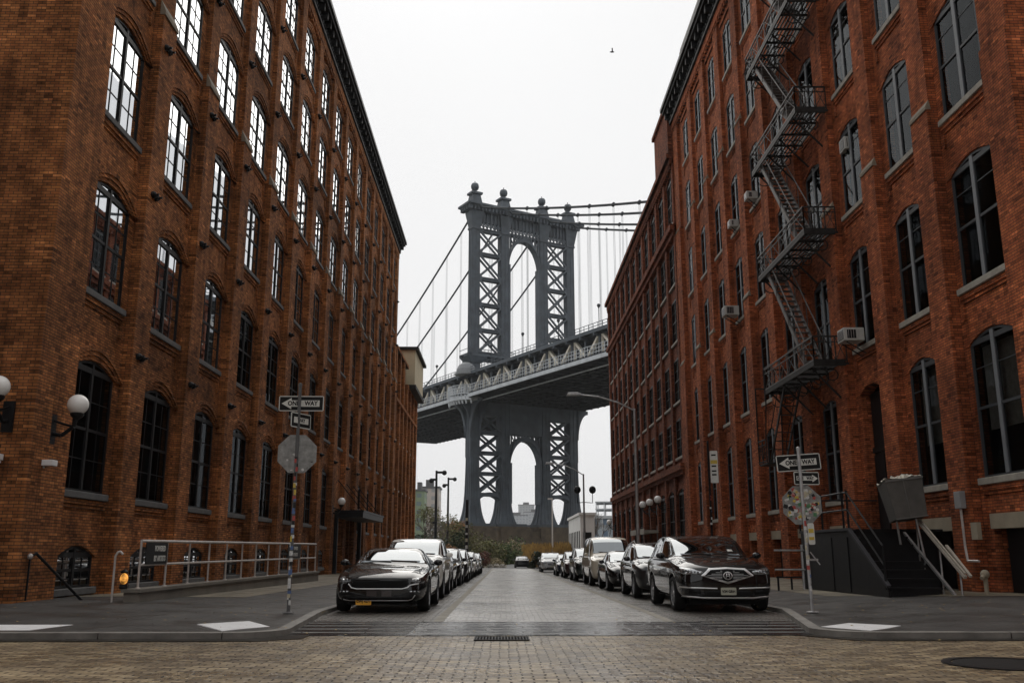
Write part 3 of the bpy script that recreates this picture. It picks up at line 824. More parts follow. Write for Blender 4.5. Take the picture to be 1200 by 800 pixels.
g.box(0, UF, -.35, .2, 6.35, 6.75); g.box(0, UF, -.2, .2, 6.1, 6.35)
g.box(0, UF, -.4, .2, 22.2, 22.6); g.box(0, UF, -.22, .2, 21.8, 22.2)
g.box(-.2, UF, -.45, .2, 27.3, 27.65); g.box(-.1, UF, -.25, .2, 26.9, 27.3)
for i in range(90): u = i * UF / 90; g.box(u, u + .2, -.22, .2, 26.6, 26.9)
g.box(0, UF, .22, 26, 27.2, 27.4); g.box(-.02, .22, .22, 26, -1, 27.3)
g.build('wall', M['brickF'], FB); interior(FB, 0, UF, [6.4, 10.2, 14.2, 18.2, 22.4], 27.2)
g = MB(); g.box(33.6, UF - .05, -.3, 6, 27.5, 31.0); g.box(33.4, UF - .05, -.45, 6, 31.0, 31.3); g.build('stair_tower', M['brickF'], FB)
g = MB(); g.box(8, 9, 2, 3, 27.4, 29.2); g.build('chimney', M['brickF'], FB)
d_ = MB(); d_.box(-1.2, 1.2, 0, .08, 0, 3.6); d_.box(-.6, .6, -.05, 0, .1, 2.5); dd = d_.build('door', M['blackpaint'], FB, loc=(FC[6], .5, -.3)); inst(dd, FB, (FC[7], .5, -.3))
g = MB(); g.box(-3.6, 3.6, -1.15, -.12, 2.65, 2.85); g.box(-3.6, 3.6, -1.2, -1.14, 2.55, 2.95)
g.build('door_hood', M['stone'], FB, loc=((FC[6] + FC[7]) / 2, 0, 0))

# ---- the two blocks across the cross street, behind the camera: they shade and are mirrored in glass and paint
for sx, lab in ((-1, 'brick block across the cross street on the left, mirrored dimly in windscreens'), (1, 'brick block across the cross street on the right, mirrored dimly in windscreens')):
    x0, x1 = (-60, -10.5) if sx < 0 else (11.5, 60)
    bb = thing('brick_block', lab, 'building', (x0, -7.5, 0))
    Wd = x1 - x0; g = MB(); fb = Facade(bb, M['brickF'], [M['frameL'], M['frameL']], 'L'); proto = None
    n_ = int(Wd / 5.5)
    g.box(0, Wd, -34, 0, -1, 27); g.box(-.3, Wd + .3, -34.3, .3, 27, 28)
    for k in range(n_ + 1): u = Wd * k / n_; g.box(max(0, u - .6), min(Wd, u + .6), 0, .3, -1, 27)
    g.build('wall', M['brickF'], bb)
    w0 = None
    for k in range(n_):
        for z in (2.5, 8, 13, 18, 22.5):
            loc = (Wd * (k + .5) / n_, .02, z)
            if w0 is None:
                q = MB(); q.box(-1.1, 1.1, 0, .05, 0, 2.9); w0 = q.build('window', M['signblack'], bb, loc=loc)
            else: inst(w0, bb, loc)

g = MB(); rnd = random.Random(31)
for i in range(900):
    if rnd.random() < .5: x, y = rnd.uniform(-13, 13), rnd.uniform(12.6, 24)
    else: x, y = rnd.choice([rnd.uniform(-8, XL - .1), XL + rnd.uniform(.02, .3), XR - rnd.uniform(.02, .3), rnd.uniform(XR, 9)]), rnd.uniform(15, 60)
    z = (zsl(x, y) if x < -3.3 and y > 15 else zsr(x, y) if x > 5.2 and y > 15 else zr(y)) + .012
    if y < 14.9 or -3.3 < x < 5: z = zr(y) + .012
    a = rnd.uniform(0, 6.28); q = rnd.uniform(.012, .035); c, s_ = COS(a) * q, SIN(a) * q
    g.add([(x - c, y - s_, z), (x + s_ * .6, y - c * .6, z + .006), (x + c, y + s_, z + .01), (x - s_ * .6, y + c * .6, z + .003)], [(0, 1, 2, 3)])
tag(g.build('fallen_leaves', pmat('fallen_leaf', (.34, .24, .09), .8, var=.6, scale=40), norm=False), kind='stuff')
# ------------------------------------------------------------------ the bridge
# frame: s across the bridge, b along it (towards the far shore), z up
B0 = Vector((-10.1, 245, 0)); SD = Vector((.861, .508, 0)); BD = Vector((-.508, .861, 0))
ang = math.atan2(SD.y, SD.x)
BR = thing('suspension_bridge', 'blue-grey steel suspension bridge tower and deck crossing behind the end of the street', 'bridge', tuple(B0), ang)
# local x = s, local y = b
ZT_ = 97.2; DK = 41.0
SC_ = [(1.5, 3.9), (11.0, 13.4), (24.2, 26.6), (33.6, 36.0)]
for i, (a, b) in enumerate(SC_):
    g = MB(); c = (a + b) / 2
    def shaft(x0, x1, y0, y1, z0, z1):
        g.box(x0, x1, y0, y1, z0, z1)
        for x in (x0 + .12, (x0 + x1) / 2, x1 - .12): g.box(x - .09, x + .09, y0 - .12, y1 + .12, z0, z1)
        for y in (y0 + .12, (y0 + y1) / 2, y1 - .12): g.box(x0 - .12, x1 + .12, y - .09, y + .09, z0, z1)
    shaft(a, b, 0, 2.1, 54, 90.6)
    shaft(a - .12, b + .12, -.4, 2.5, 26, 54)
    k = 10     # flare to the foot
    def wd(z): return 1.22 + 1.1 * math.exp(-(z - 8.6) / 3.0) + .012 * (26 - z)
    zs_ = [26, 22, 19, 16.5, 14.5, 13, 11.8, 10.8, 9.9, 9.2, 8.6]
    for z1, z0 in zip(zs_[:-1], zs_[1:]):
        w1, w0 = wd(z1), wd(z0)
        g.frustum((c - w0, c + w0, 1.05 - w0 * 1.25, 1.05 + w0 * 1.25, z0), (c - w1, c + w1, 1.05 - w1 * 1.25, 1.05 + w1 * 1.25, z1))
        for q in (-.62, 0, .62):
            g.frustum((c + q * w0 - .12, c + q * w0 + .12, 1.05 - w0 * 1.25 - .18, 1.05 - w0 * 1.25 + .1, z0), (c + q * w1 - .12, c + q * w1 + .12, 1.05 - w1 * 1.25 - .18, 1.05 - w1 * 1.25 + .1, z1))
            g.frustum((c - w0 - .18, c - w0 + .1, 1.05 + q * w0 * 1.2 - .12, 1.05 + q * w0 * 1.2 + .12, z0), (c - w1 - .18, c - w1 + .1, 1.05 + q * w1 * 1.2 - .12, 1.05 + q * w1 * 1.2 + .12, z1))
    g.box(c - 4.4, c + 4.4, -4.2, 6.3, 7.9, 8.6)
    # capital
    g.frustum((a - .1, b + .1, -.1, 2.2, 90.6), (a - .9, b + .9, -1, 3.1, 95.8))
    g.box(a - .25, b + .25, -.3, 2.4, 90.1, 90.7)
    leg = g.build('tower_leg', M['steelblue'], BR)
    g = MB()
    g.frustum((c - 1.7, c + 1.7, -.6, 2.7, 97.6), (c - 1.2, c + 1.2, -.1, 2.2, 100.6))
    g.box(c - 1.7, c + 1.7, -.6, 2.7, 100.6, 101.2)
    g.lathe([(.9, 101.2), (.45, 101.7), (.4, 102.1)], (c, 1.05, 0), 'z', 12)
    g.sphere((c, 1.05, 103.1), 1.15, 16, 12)
    g.tube((c, 1.05, 104.2), (c, 1.05, 104.8), .12, 6)
    for q in (0, 60, 120):
        dx, dy = COS(R(q)) * 1.2, SIN(R(q)) * 1.2
        pts = [(c + dx * COS(R(t)), 1.05 + dy * COS(R(t)), 103.1 + 1.2 * SIN(R(t))) for t in range(0, 361, 30)]
        g.path(pts, .07, 4)
    g.build('finial', M['steelblue'], BR)
def xbrace(name, s0, s1, levels, y0, y1, wd_=.45, gs=1.):
    g = MB()
    for z0, z1 in zip(levels[:-1], levels[1:]):
        for y in (y0, y1):
            g.beam((s0, y, z0 + .4), (s1, y, z1 - .4), wd_, wd_, (0, 1, 0)); g.beam((s0, y, z1 - .4), (s1, y, z0 + .4), wd_, wd_, (0, 1, 0))
        c = ((s0 + s1) / 2, (z0 + z1) / 2)
        g.box(c[0] - .5, c[0] + .5, y0 - .25, y0 + .25, c[1] - .45, c[1] + .45)
        for s_, zz, q in ((s0, z0, 1), (s1, z0, 1), (s0, z1, -1), (s1, z1, -1)):
            t = 1 if s_ == s0 else -1
            g.prism([(s_, zz), (s_ + t * 1.3 * gs, zz), (s_, zz + q * 1.2 * gs)], y0 - .2, y0 + .2)
    for z in levels:
        g.box(s0, s1, y0 - .1, y1 + .1, z - .45, z - .15); g.box(s0, s1, y0 - .1, y1 + .1, z + .15, z + .45)
        g.box(s0, s1, y0 + .3, y1 - .3, z - .2, z + .2)
    return g.build(name, M['steelblue'], BR)
UPL = [54.6, 61.2, 68.5, 76, 83.2, 90.3]; LOL = [16.3, 21.8, 27.3, 32.8, 38.2]
for s0, s1 in ((3.9, 11.0), (26.6, 33.6)):
    xbrace('cross_bracing', s0, s1, UPL, .2, 1.9)
    xbrace('lower_cross_bracing', s0 + .2, s1 - .2, LOL, -.1, 2.2, .5, .4)
    g = MB(); n_ = 12; c = (s0 + s1) / 2; hw = (s1 - s0) / 2      # small arch under the lowest brace
    for i in range(n_):
        t0, t1 = math.pi * i / n_, math.pi * (i + 1) / n_
        p = [(c - hw * COS(t0), 14 + 2.0 * SIN(t0)), (c - hw * COS(t1), 14 + 2.0 * SIN(t1)), (c - hw * COS(t1), 14.7 + 2.2 * SIN(t1)), (c - hw * COS(t0), 14.7 + 2.2 * SIN(t0))]
        g.prism(p, -.3, 2.4)
    g.build('lower_arch', M['steelblue'], BR)
def portal(zs0, zap, ztop, y0, y1, s0, s1, name, rib=.9):
    g = MB(); n_ = 16; c = (s0 + s1) / 2; hw = (s1 - s0) / 2
    def za(x): # slightly pointed arch
        t = abs(x - c) / hw; return zs0 + (zap - zs0) * max(0., 1 - t ** 2.1) ** .55
    xs = [s0 + (s1 - s0) * (1 - COS(math.pi * i / n_)) / 2 for i in range(n_ + 1)]
    for a, b in zip(xs[:-1], xs[1:]):
        p = [(a, za(a)), (b, za(b)), (b, za(b) + rib), (a, za(a) + rib)]
        g.prism(p, y0 - .3, y1 + .3)
    for s_ in (s0, s1):
        t = 1 if s_ == s0 else -1
        g.box(min(s_, s_ + t * .55), max(s_, s_ + t * .55), y0 - .3, y1 + .3, zs0 - 26 if zs0 > 60 else zs0 - 10, zs0 + 1.)
    # spandrel lattice
    for i in range(9):
        x = s0 + (s1 - s0) * (i + .5) / 9
        zz = za(x) + rib * .8
        if zz < ztop: g.box(x - .14, x + .14, y0, y0 + .3, zz, ztop); g.box(x - .14, x + .14, y1 - .3, y1, zz, ztop)
        if i < 8:
            x2 = s0 + (s1 - s0) * (i + 1.5) / 9; z2 = za(x2) + rib * .8
            g.beam((x, y0 + .1, zz), (x2, y0 + .1, min(ztop, zz + 2.2)), .25, .25, (0, 1, 0)); g.beam((x2, y0 + .1, z2), (x, y0 + .1, min(ztop, z2 + 2.2)), .25, .25, (0, 1, 0))
    g.box(s0, s1, y0, y1, ztop, ztop + .7)
    return g.build(name, M['steelblue'], BR)
portal(80.5, 89.0, 90.3, .2, 1.9, 13.4, 24.2, 'arched_portal')
portal(24., 31.2, 34.0, -.1, 2.2, 13.7, 23.9, 'lower_portal', 1.2)
g = MB()  # lattice frieze and cornice at the head of the tower
for s0, s1 in ((3.9, 11.0), (13.4, 24.2), (26.6, 33.6)):
    k = int((s1 - s0) / 1.15)
    for i in range(k + 1):
        x = s0 + (s1 - s0) * i / k
        g.box(x - .16, x + .16, -.1, .3, 90.6, 95.8)
    for i in range(k):
        x0 = s0 + (s1 - s0) * i / k; x1 = s0 + (s1 - s0) * (i + 1) / k
        g.beam((x0, .1, 90.8), (x1, .1, 92.4), .22, .22, (0, 1, 0)); g.beam((x1, .1, 90.8), (x0, .1, 92.4), .22, .22, (0, 1, 0))
    g.box(s0, s1, .3, 1.6, 92.6, 95.8)
g.build('frieze', M['steelblue'], BR)
g = MB()
g.frustum((.6, 36.9, -1, 3.1, 95.4), (-.7, 38.2, -2.2, 4.3, 96.7)); g.box(-.9, 38.4, -2.4, 4.5, 96.7, 97.3); g.frustum((.3, 37.2, -1.4, 3.5, 97.3), (1.2, 36.3, -.6, 2.7, 98.1))
for i in range(33): x = .2 + i * 1.15; g.box(x - .2, x + .2, -1.9, -1.0, 95.3, 96.7)
for i in range(5): y = -1.5 + i * 1.2; g.box(-.6, .6, y - .2, y + .2, 95.3, 96.7)
g.build('cornice', M['steelblue'], BR)
g = MB()  # platform round the tower above the deck
g.box(-.2, 14.4, -1.7, -.6, 53.3, 54.0); g.box(23.2, 37.6, -1.7, -.6, 53.3, 54.0); g.box(-.2, 37.6, 2.7, 3.8, 53.3, 54); g.box(-.2, .9, -1.7, 3.8, 53.3, 54)
g.box(3.9, 11, -.5, 2.6, 52.6, 53.9); g.box(13.4, 24.2, -.5, .6, 52.8, 53.6); g.box(26.6, 33.6, -.5, 2.6, 52.6, 53.9)
for i in range(38):
    x = -.2 + i
    if x < 14.5 or x > 23: g.box(x - .06, x + .06, -1.7, -1.6, 54, 55.2)
g.box(-.2, 14.4, -1.72, -1.6, 55.1, 55.25); g.box(23.2, 37.6, -1.72, -1.6, 55.1, 55.25); g.box(-.2, -.1, -1.7, 3.8, 55.1, 55.25)
g.frustum((1., 4.4, -.8, 2.9, 51.6), (-.2, 5.6, -1.7, 3.8, 53.3)); g.frustum((33.2, 36.5, -.8, 2.9, 51.6), (32, 37.7, -1.7, 3.8, 53.3))
g.build('platform', M['steelblue'], BR)

# deck: from behind the right-hand buildings (b<0) across to the left (b>0)
BA, BB = -128, 96
g = MB()
g.box(1.5, 36, BA, BB, 42.2, 42.8)
b = BA
while b < BB:
    g.box(-1.3, 38.8, b - .25, b + .25, 41.0, 42.3)      # floor beams
    g.box(-1.7, -1.2, b - .35, b + .35, 41.3, 42.2)
    b += 3.1
for s_ in (-1.3, 3, 6.2, 9.5, 13, 17, 20.5, 24, 28, 31.5, 34.5, 38.4): g.box(s_ - .2, s_ + .2, BA, BB, 41.1, 42.4)
g.box(-1.5, 39, BA, BB, 42.3, 42.5)
g.build('deck', M['steeldark'], BR)
g = MB(); g.box(2.2, 2.5, BA, BB, 40.5, 40.75); g.box(-1.75, -1.45, BA, BB, 41.2, 42.1)
g.build('edge_girder', M['steelpale'], BR)
g = MB()
b = BA
while b < BB:
    g.box(-1.5, -1.38, b - .06, b + .06, 42, 44.6); b += 1.03
for z in (42.9, 43.7, 44.5): g.box(-1.52, -1.4, BA, BB, z - .06, z + .06)
g.build('walkway_railing', M['steelpale'], BR)
for s_ in (.6, 11.8):
    g = MB(); b = BA
    while b < BB - 5:
        g.beam((s_, b, 42.6), (s_, b + 4.6, 47.2), .55, .8, (1, 0, 0)); g.beam((s_, b + 10.4, 42.6), (s_, b + 5.8, 47.2), .55, .8, (1, 0, 0))
        g.box(s_ - .25, s_ + .25, b + 4.6, b + 5.8, 42.6, 47.2)
        g.box(s_ - .2, s_ + .2, b + 2.2, b + 2.6, 42.6, 45.1)
        b += 10.4
    g.box(s_ - .3, s_ + .3, BA, BB, 42.45, 42.9)
    g.build('truss', M['cream'], BR)
g = MB(); b = BA
while b < BB:
    g.box(-.1, .5, b - .25, b + .25, 42.5, 47.5); g.box(25.8, 26.4, b - .25, b + .25, 42.5, 47.5); g.box(36.9, 37.5, b - .25, b + .25, 42.5, 47.5)
    g.box(-1.6, 38.6, b - .2, b + .2, 46.6, 47.3)
    b += 5.2
for s_ in (.6, 11.8, 25.7, 36.9): g.box(s_ - .5, s_ + .5, BA, BB, 47.1, 48.0)
g.box(-1.2, 11.9, BA, BB, 47.4, 47.7); g.box(25.6, 38, BA, BB, 47.4, 47.7)
g.box(-1.4, -1.1, BA, BB, 47.3, 48.1)
g.build('upper_roadway', M['steelblue'], BR)
g = MB(); b = BA
while b < BB:
    g.box(-1.35, -1.25, b - .05, b + .05, 48, 49.3); b += 1.7
for z in (48.6, 49.3): g.box(-1.38, -1.28, BA, BB, z - .06, z + .06)
g.build('upper_railing', M['steelblue'], BR)
g = MB(); b = BA + 4
g.tube((0, 0, 0), (0, 0, 4.3), .09, 5); g.lathe([(.05, 4.2), (.42, 4.9), (.3, 5.2), (.05, 5.3)], (0, 0, 0), 'z', 8)
dl0 = None
while b < BB:     # small lamps on posts along the upper roadway
    for s_ in (-1.2, 12.6):
        if dl0 is None: dl0 = g.build('deck_lamp', M['steeldark'], BR, loc=(s_, b, 48))
        else: inst(dl0, BR, (s_, b, 48))
    b += 15.5
g = MB()   # rounded lookout and its curved brackets round the outer leg
n_ = 12
P = [(-1.3 - 2.6 * SIN(math.pi * i / n_) ** .7, -4.6 + 11.5 * i / n_) for i in range(n_ + 1)]
g.prism(P + [(2, 6.9), (2, -4.6)], 40.6, 41.6, 'z'); g.prism(P + [(2, 6.9), (2, -4.6)], 42.2, 42.5, 'z')
for (a, b), (c, d_) in zip(P[:-1], P[1:]):
    for z in (43.0, 43.8, 44.6): g.beam((a, b, z), (c, d_, z), .12, .12)
    g.beam((a, b, 41.5), (a, b, 44.7), .14, .14, (1, 0, 0)); g.beam(((a + c) / 2, (b + d_) / 2, 42.3), ((a + c) / 2, (b + d_) / 2, 44.7), .1, .1, (1, 0, 0))
    g.beam((a, b, 41.9), (a + .5, b, 39.6), .35, .35, (0, 1, 0))
g.build('lookout', M['steelpale'], BR)
g = MB()
for y in (-.4, 2.4):
    for (sx, t) in ((1.2, -1), (36.3, 1)):     # outer knee brackets
        pts = [(sx, 41), (sx + t * 3.4, 41)] + [(sx + t * 3.4 * (1 - SIN(R(a))) , 41 - 1 - 7.5 * (1 - COS(R(a)))) for a in range(0, 91, 10)]
        g.prism(pts, y - .25, y + .25)
for y in (-.6, 2.7):                            # along-bridge knee brackets under the deck
    for s_ in (1.2, 4.0):
        t = -1 if y < 0 else 1
        pts = [(y, 41), (y + t * 6, 41)] + [(y + t * 6 * (1 - SIN(R(a))), 40.2 - 9 * (1 - COS(R(a)))) for a in range(0, 91, 10)]
        g.prism(pts, s_ - .2, s_ + .2, 'x')
for s0, s1 in ((3.9, 11), (13.4, 24.2), (26.6, 33.6)):
    g.box(s0, s1, -.4, 2.5, 37.3 if s0 != 13.4 else 32.7, 41)
g.build('knee_bracket', M['steelblue'], BR)
g = MB(); g.lathe([(.01, 3.0), (1.0, 2.9), (2.0, 2.2), (2.6, 1.1), (2.7, 0), (3.1, 0), (3.1, -.5), (.01, -.5)], (-1.2, -2.2, 47.9), 'z', 18); g.box(-3.2, -2., -3.4, -1., 48., 49.6)
g.build('domed_kiosk', pmat('kiosk_grey', (.2, .21, .22), .6), BR)

# cables and hangers
def hz(side, d_): # height of the cable at distance d_ from the tower
    return (96.6 - .36 * d_ + .0006 * d_ * d_) if side > 0 else (96.6 - .55 * d_ + .0009 * d_ * d_)
for (a, b) in SC_:
    c = (a + b) / 2; g = MB()
    near = [(c, -t, hz(1, t)) for t in range(0, 129, 4)]
    far = [(c, t, hz(-1, t)) for t in range(0, 97, 4)]
    near[0] = (c, .5, 98.6); near.insert(0, (c, 1.6, 98.6))
    far[0] = (c, 1.5, 98.4)
    g.path(near, .29, 8); g.path([q for q in far], .27, 8)
    for t in range(9, 128, 9): z = hz(1, t); g.tube((c, -t - .35, z + .13), (c, -t + .35, z - .1), .42, 8)
    cb = g.build('main_cable', M['steeldark'], BR)
    hp = []
    for t in range(9, 126, 9): hp.append((-t, hz(1, t)))
    for t in range(9, 84, 9): hp.append((t, hz(-1, t)))
    for (y, z) in hp:
        if z < 49: continue
        h = MB()
        for dx in (-.16, .16): h.tube((dx, 0, 0), (dx, 0, z - 47.6), .035, 4)
        h.build('suspender', M['steelblue'], cb, loc=(c, y, 47.6))
g = MB()
g.box(-5, 42.5, -6, 8.4, -1.4, 4.2); g.box(-4.4, 41.9, -5.4, 7.8, 4.2, 5.0); g.box(-3.8, 41.3, -4.9, 7.2, 5, 6.6); g.box(-3.4, 17.3, -4.4, 6.8, 6.6, 7.9); g.box(20.3, 40.9, -4.4, 6.8, 6.6, 7.9)
g.box(-3.7, 41.2, -4.75, 7., 6.4, 6.7)
for (a, b) in SC_: c = (a + b) / 2; g.box(c - 5.2, c + 5.2, -5.6, 7.8, 3.4, 7.4)
g.build('masonry_pier', M['masonry'], BR)

# ------------------------------------------------------------------ far background buildings
def bldg_mat(name, wall, win, sx, sz, t=.45):
    n = NT(name); v = n.coord(); sep = n.n('ShaderNodeSeparateXYZ'); n.l(v, sep.inputs[0])
    a = n.math('FRACT', n.math('MULTIPLY', n.math('ADD', sep.outputs[0], sep.outputs[1]), 1 / sx)); b = n.math('FRACT', n.math('MULTIPLY', sep.outputs[2], 1 / sz))
    m = n.math('MULTIPLY', n.math('MULTIPLY', n.math('GREATER_THAN', a, .3), n.math('LESS_THAN', a, .8)), n.math('MULTIPLY', n.math('GREATER_THAN', b, .3), n.math('LESS_THAN', b, .8)))
    ns = n.noise(v, .05, 3)
    n.l(n.mix(m, n.mix(ns, tuple(x * .8 for x in wall), wall), win), n.b.inputs['Base Color']); n.b.inputs['Roughness'].default_value = .7
    return n.m
M['far1'] = bldg_mat('far_pinkish_tower', (.60, .52, .47), (.34, .33, .33), 3.5, 3.4)
M['far2'] = bldg_mat('far_grey_tower', (.42, .43, .44), (.25, .27, .30), 4, 3.6)
M['far3'] = bldg_mat('far_green_glass', (.24, .30, .18), (.14, .18, .18), 4, 3.4)
def far_b(name, label, x, y, w_, d_, h, mat, group=None, rz=0., steps=()):
    t = thing(name, label, 'building', (x, y, -1), R(rz), group)
    g = MB(); g.box(-w_ / 2, w_ / 2, -d_ / 2, d_ / 2, 0, h)
    for (a, b, c, e, z) in steps: g.box(a, b, c, e, h, h + z)
    g.build('wall', mat, t)
    g = MB(); g.box(-w_ / 2 - .4, w_ / 2 + .4, -d_ / 2 - .4, d_ / 2 + .4, h, h + .8); g.box(-w_ / 5, w_ / 6, -d_ / 5, d_ / 5, h + .8, h + 4); g.build('roof', M['darkstone'], t)
    return t
def at(px, D, z=0): # world x at image column px (1200 px wide) and distance D
    return (px - 590) * (.9748 * D + .2229 * (z - CAMH)) / 1080
far_b('apartment_tower', 'tall pale pinkish apartment block far off just right of the left brick wing', at(504, 420, 20), 420, 9, 14, 30, M['far1'])
far_b('apartment_tower', 'narrow apartment block with greenish glass top far off against the left brick wing', at(492, 400, 20), 400, 5, 12, 27.5, M['far3'])
far_b('office_block', 'low pale office block far off behind the bare shrubs left of the bridge tower', at(527, 520, 20), 520, 22, 14, 14, M['far2'])
for i, (px, D, w_, h) in enumerate([(606, 1150, 26, 46), (617, 1300, 22, 66), (628, 1200, 30, 52), (641, 1250, 24, 40), (590, 1300, 24, 44)]):
    far_b('skyline_tower', 'faint hazy skyline tower seen low through the bridge arches across the river', at(px, D, 40), D, w_, 20, h, M['far2'], 'hazy skyline towers across the river')

# white shed with narrow dark windows
ws = thing('white_shed', 'low white building with narrow dark windows at the far end of the right side', 'building', (9.2, 112, -.6))
g = MB(); g.box(0, 1.7, 0, 20, 0, 6.2); g.box(-.2, 1.9, -.2, 20.2, 6.2, 6.5); g.build('wall', pmat('white_render', (.68, .68, .66), .7, var=.1, scale=.5), ws)
w0 = None
for i in range(7):
    y = 1.6 + i * 2.7
    if w0 is None:
        q = MB(); q.box(-.06, .02, -.45, .45, 0, 3.0); w0 = q.build('window', M['signblack'], ws, loc=(0, y, 1.4))
    else: inst(w0, ws, (0, y, 1.4))
q = MB(); q.box(.3, 1.3, -.05, .02, .2, 4.2); q.build('door', M['signblack'], ws)
# glass pavilion
gp = thing('glass_pavilion', 'pale blue-grey glass pavilion with domed frame behind the white shed', 'building', (26.5, 205, -1), R(-8))
g = MB(); g.box(-9, 9, -8, 8, 0, 9.2); g.build('glass_wall', bldg_mat('pavilion_glass', (.45, .50, .54), (.16, .22, .30), 2.2, 2.4), gp)
g = MB(); g.box(-9.4, 9.4, -8.4, 8.4, 9.2, 9.8)
for i in range(8): g.box(-6 + i * 1.7, -5.8 + i * 1.7, -5, -4.8, 9.8, 12.8); g.box(-6 + i * 1.7, -5.8 + i * 1.7, 4.8, 5, 9.8, 12.8)
for z in (11.2, 12.7): g.box(-6.1, 6.1, -5.05, 5.05, z, z + .25)
for i in range(9): g.box(-9.2 + i * 2.27, -8.95 + i * 2.27, -8.25, -8, 0, 9.3)
g.build('roof', pmat('pavilion_roof', (.50, .52, .54), .5), gp)

# ------------------------------------------------------------------ vegetation
def leafy(mb, c, rx, ry, rz_, n, sz, rnd, clumps=9, up=.0, droop=False):
    cs = []
    for i in range(clumps):
        a = rnd.uniform(0, 6.28); q = rnd.uniform(.2, .85)
        cs.append((c[0] + rx * q * COS(a), c[1] + ry * q * SIN(a), c[2] + rz_ * rnd.uniform(.15, .9), rnd.uniform(.25, .5)))
    for i in range(n):
        cx, cy, cz, cr = cs[rnd.randrange(clumps)]
        v = Vector((rnd.gauss(0, 1), rnd.gauss(0, 1), rnd.gauss(0, 1))); v.normalize(); v *= rnd.uniform(.5, 1.1) * cr
        p = Vector((cx + v.x * rx, cy + v.y * ry, max(c[2] + .03, cz + v.z * rz_)))
        a = Vector((rnd.gauss(0, 1), rnd.gauss(0, 1), rnd.gauss(0, .6))).normalized(); b = a.orthogonal().normalized()
        b.rotate(Matrix.Rotation(rnd.uniform(0, 6.28), 3, a))
        s_ = sz * rnd.uniform(.5, 1.4)
        mb.add([p - a * s_, p + b * s_ * .5, p + a * s_, p - b * s_ * .5], [(0, 1, 2, 3)])
def leafmat(name, c, var=.5):
    n = NT(name); v = n.coord()
    f = n.noise(v, 1.2, 4); f2 = n.noise(v, 9, 2)
    cc = n.mix(n.ramp(f, [(.3, 0.), (.7, 1.)]), tuple(x * (1 - var) for x in c), tuple(x * (1 + var) for x in c))
    cc = n.mix(n.ramp(f2, [(.4, 0.), (.8, .5)]), cc, (c[0] * 1.6, c[1] * 1.2, c[2]))
    n.l(cc, n.b.inputs['Base Color']); n.b.inputs['Roughness'].default_value = .8; return n.m
M['green'] = leafmat('green_leaves', (.055, .085, .025)); M['olive'] = leafmat('olive_leaves', (.10, .10, .035)); M['gold'] = leafmat('golden_grass', (.27, .175, .05), .75)
M['rust'] = leafmat('rusty_leaves', (.20, .10, .035)); M['red'] = leafmat('dark_red_leaves', (.10, .04, .025)); M['paleg'] = leafmat('pale_dry_leaves', (.26, .23, .14)); M['dkgreen'] = leafmat('dark_evergreen', (.02, .035, .015))
M['bark'] = pmat('grey_brown_bark', (.09, .07, .055), .9, var=.3)
SH = [  # px, D, width, height, material, base z, label
 (525, 118, 5, 2.6, 'rust', 'rusty brown shrub beside the last car parked on the left'),
 (556, 122, 4.5, 2.0, 'red', 'low dark red shrub at the left edge of the far path'),
 (580, 124, 3.0, 1.1, 'paleg', 'low pale dry plant clump left of the far path'),
 (567, 150, 7, 4.6, 'olive', 'olive shrub before the masonry foot of the bridge tower, left of the path'),
 (590, 160, 7, 4.4, 'green', 'green rounded bush on the left of the far path under the arch'),
 (604, 172, 6, 4.0, 'paleg', 'greyish dry bush behind the green bush under the arch'),
 (627, 150, 4, 2.4, 'green', 'small green bush right of the far path'),
 (632, 112, 2.6, 1.9, 'dkgreen', 'dark green bush behind the pale grey car on the right'),
 (500, 150, 8, 5.0, 'dkgreen', 'dark green hedge bush by the end of the left brick wing'),
 (521, 160, 7, 7.0, 'olive', 'tall yellow-green shrub between the two dark light poles'),
 (540, 165, 8, 7.0, 'olive', 'tall olive shrub left of the dark stickered pole'),
 (533, 135, 4, 5.2, 'dkgreen', 'upright dark evergreen shrub behind the left parked cars'),
]
rnd = random.Random(21)
for i, (px, D, w_, h, mt, lab) in enumerate(SH):
    z0 = zr(D) - .1; t = thing('shrub', lab, 'shrub', (at(px, D), D, z0))
    g = MB(); leafy(g, (0, 0, .1), w_ / 2, w_ / 2, h * .85, 1700, .16 if h < 3 else .22, rnd, 11)
    g.build('foliage', M[mt], t, norm=False)
    g = MB()
    for j in range(9):
        a = rnd.uniform(0, 6.28); g.tube((0, 0, 0), (COS(a) * w_ * .3, SIN(a) * w_ * .3, h * .8), .05, 4, .015)
    g.build('stem', M['bark'], t)
def bare_tree(name, lab, px, D, h, seed, mat='bark', leaf=None):
    rnd = random.Random(seed); t = thing(name, lab, 'tree', (at(px, D), D, zr(D) - .1)); g = MB(); tips = []
    def grow(p, d_, L_, r, lv):
        q = p + d_ * L_; g.tube(p, q, r, 5 if lv < 2 else 3, r * .68)
        if lv >= 4: tips.append(q); return
        for k in range(3 if lv else 4):
            nd = (d_ + Vector((rnd.gauss(0, .42), rnd.gauss(0, .42), rnd.gauss(.12, .2)))).normalized()
            grow(q if k else p + d_ * L_ * .75, nd, L_ * rnd.uniform(.6, .82), r * .62, lv + 1)
    grow(Vector((0, 0, 0)), Vector((0, 0, 1)), h * .3, h * .016, 0)
    g.build('trunk', M[mat], t)
    g = MB()
    for q in tips:
        for k in range(2 if not leaf else 5):
            v = Vector((rnd.gauss(0, .35), rnd.gauss(0, .35), rnd.gauss(0, .3))); g.tube(q, q + v, .012, 3)
            if leaf:
                p = q + v; a = Vector((rnd.gauss(0, 1), rnd.gauss(0, 1), rnd.gauss(0, 1))).normalized() * .13; b = a.orthogonal() * .7
                g.add([p - a, p + b, p + a, p - b], [(0, 1, 2, 3)])
    g.build('crown', M[leaf or mat], t, norm=False)
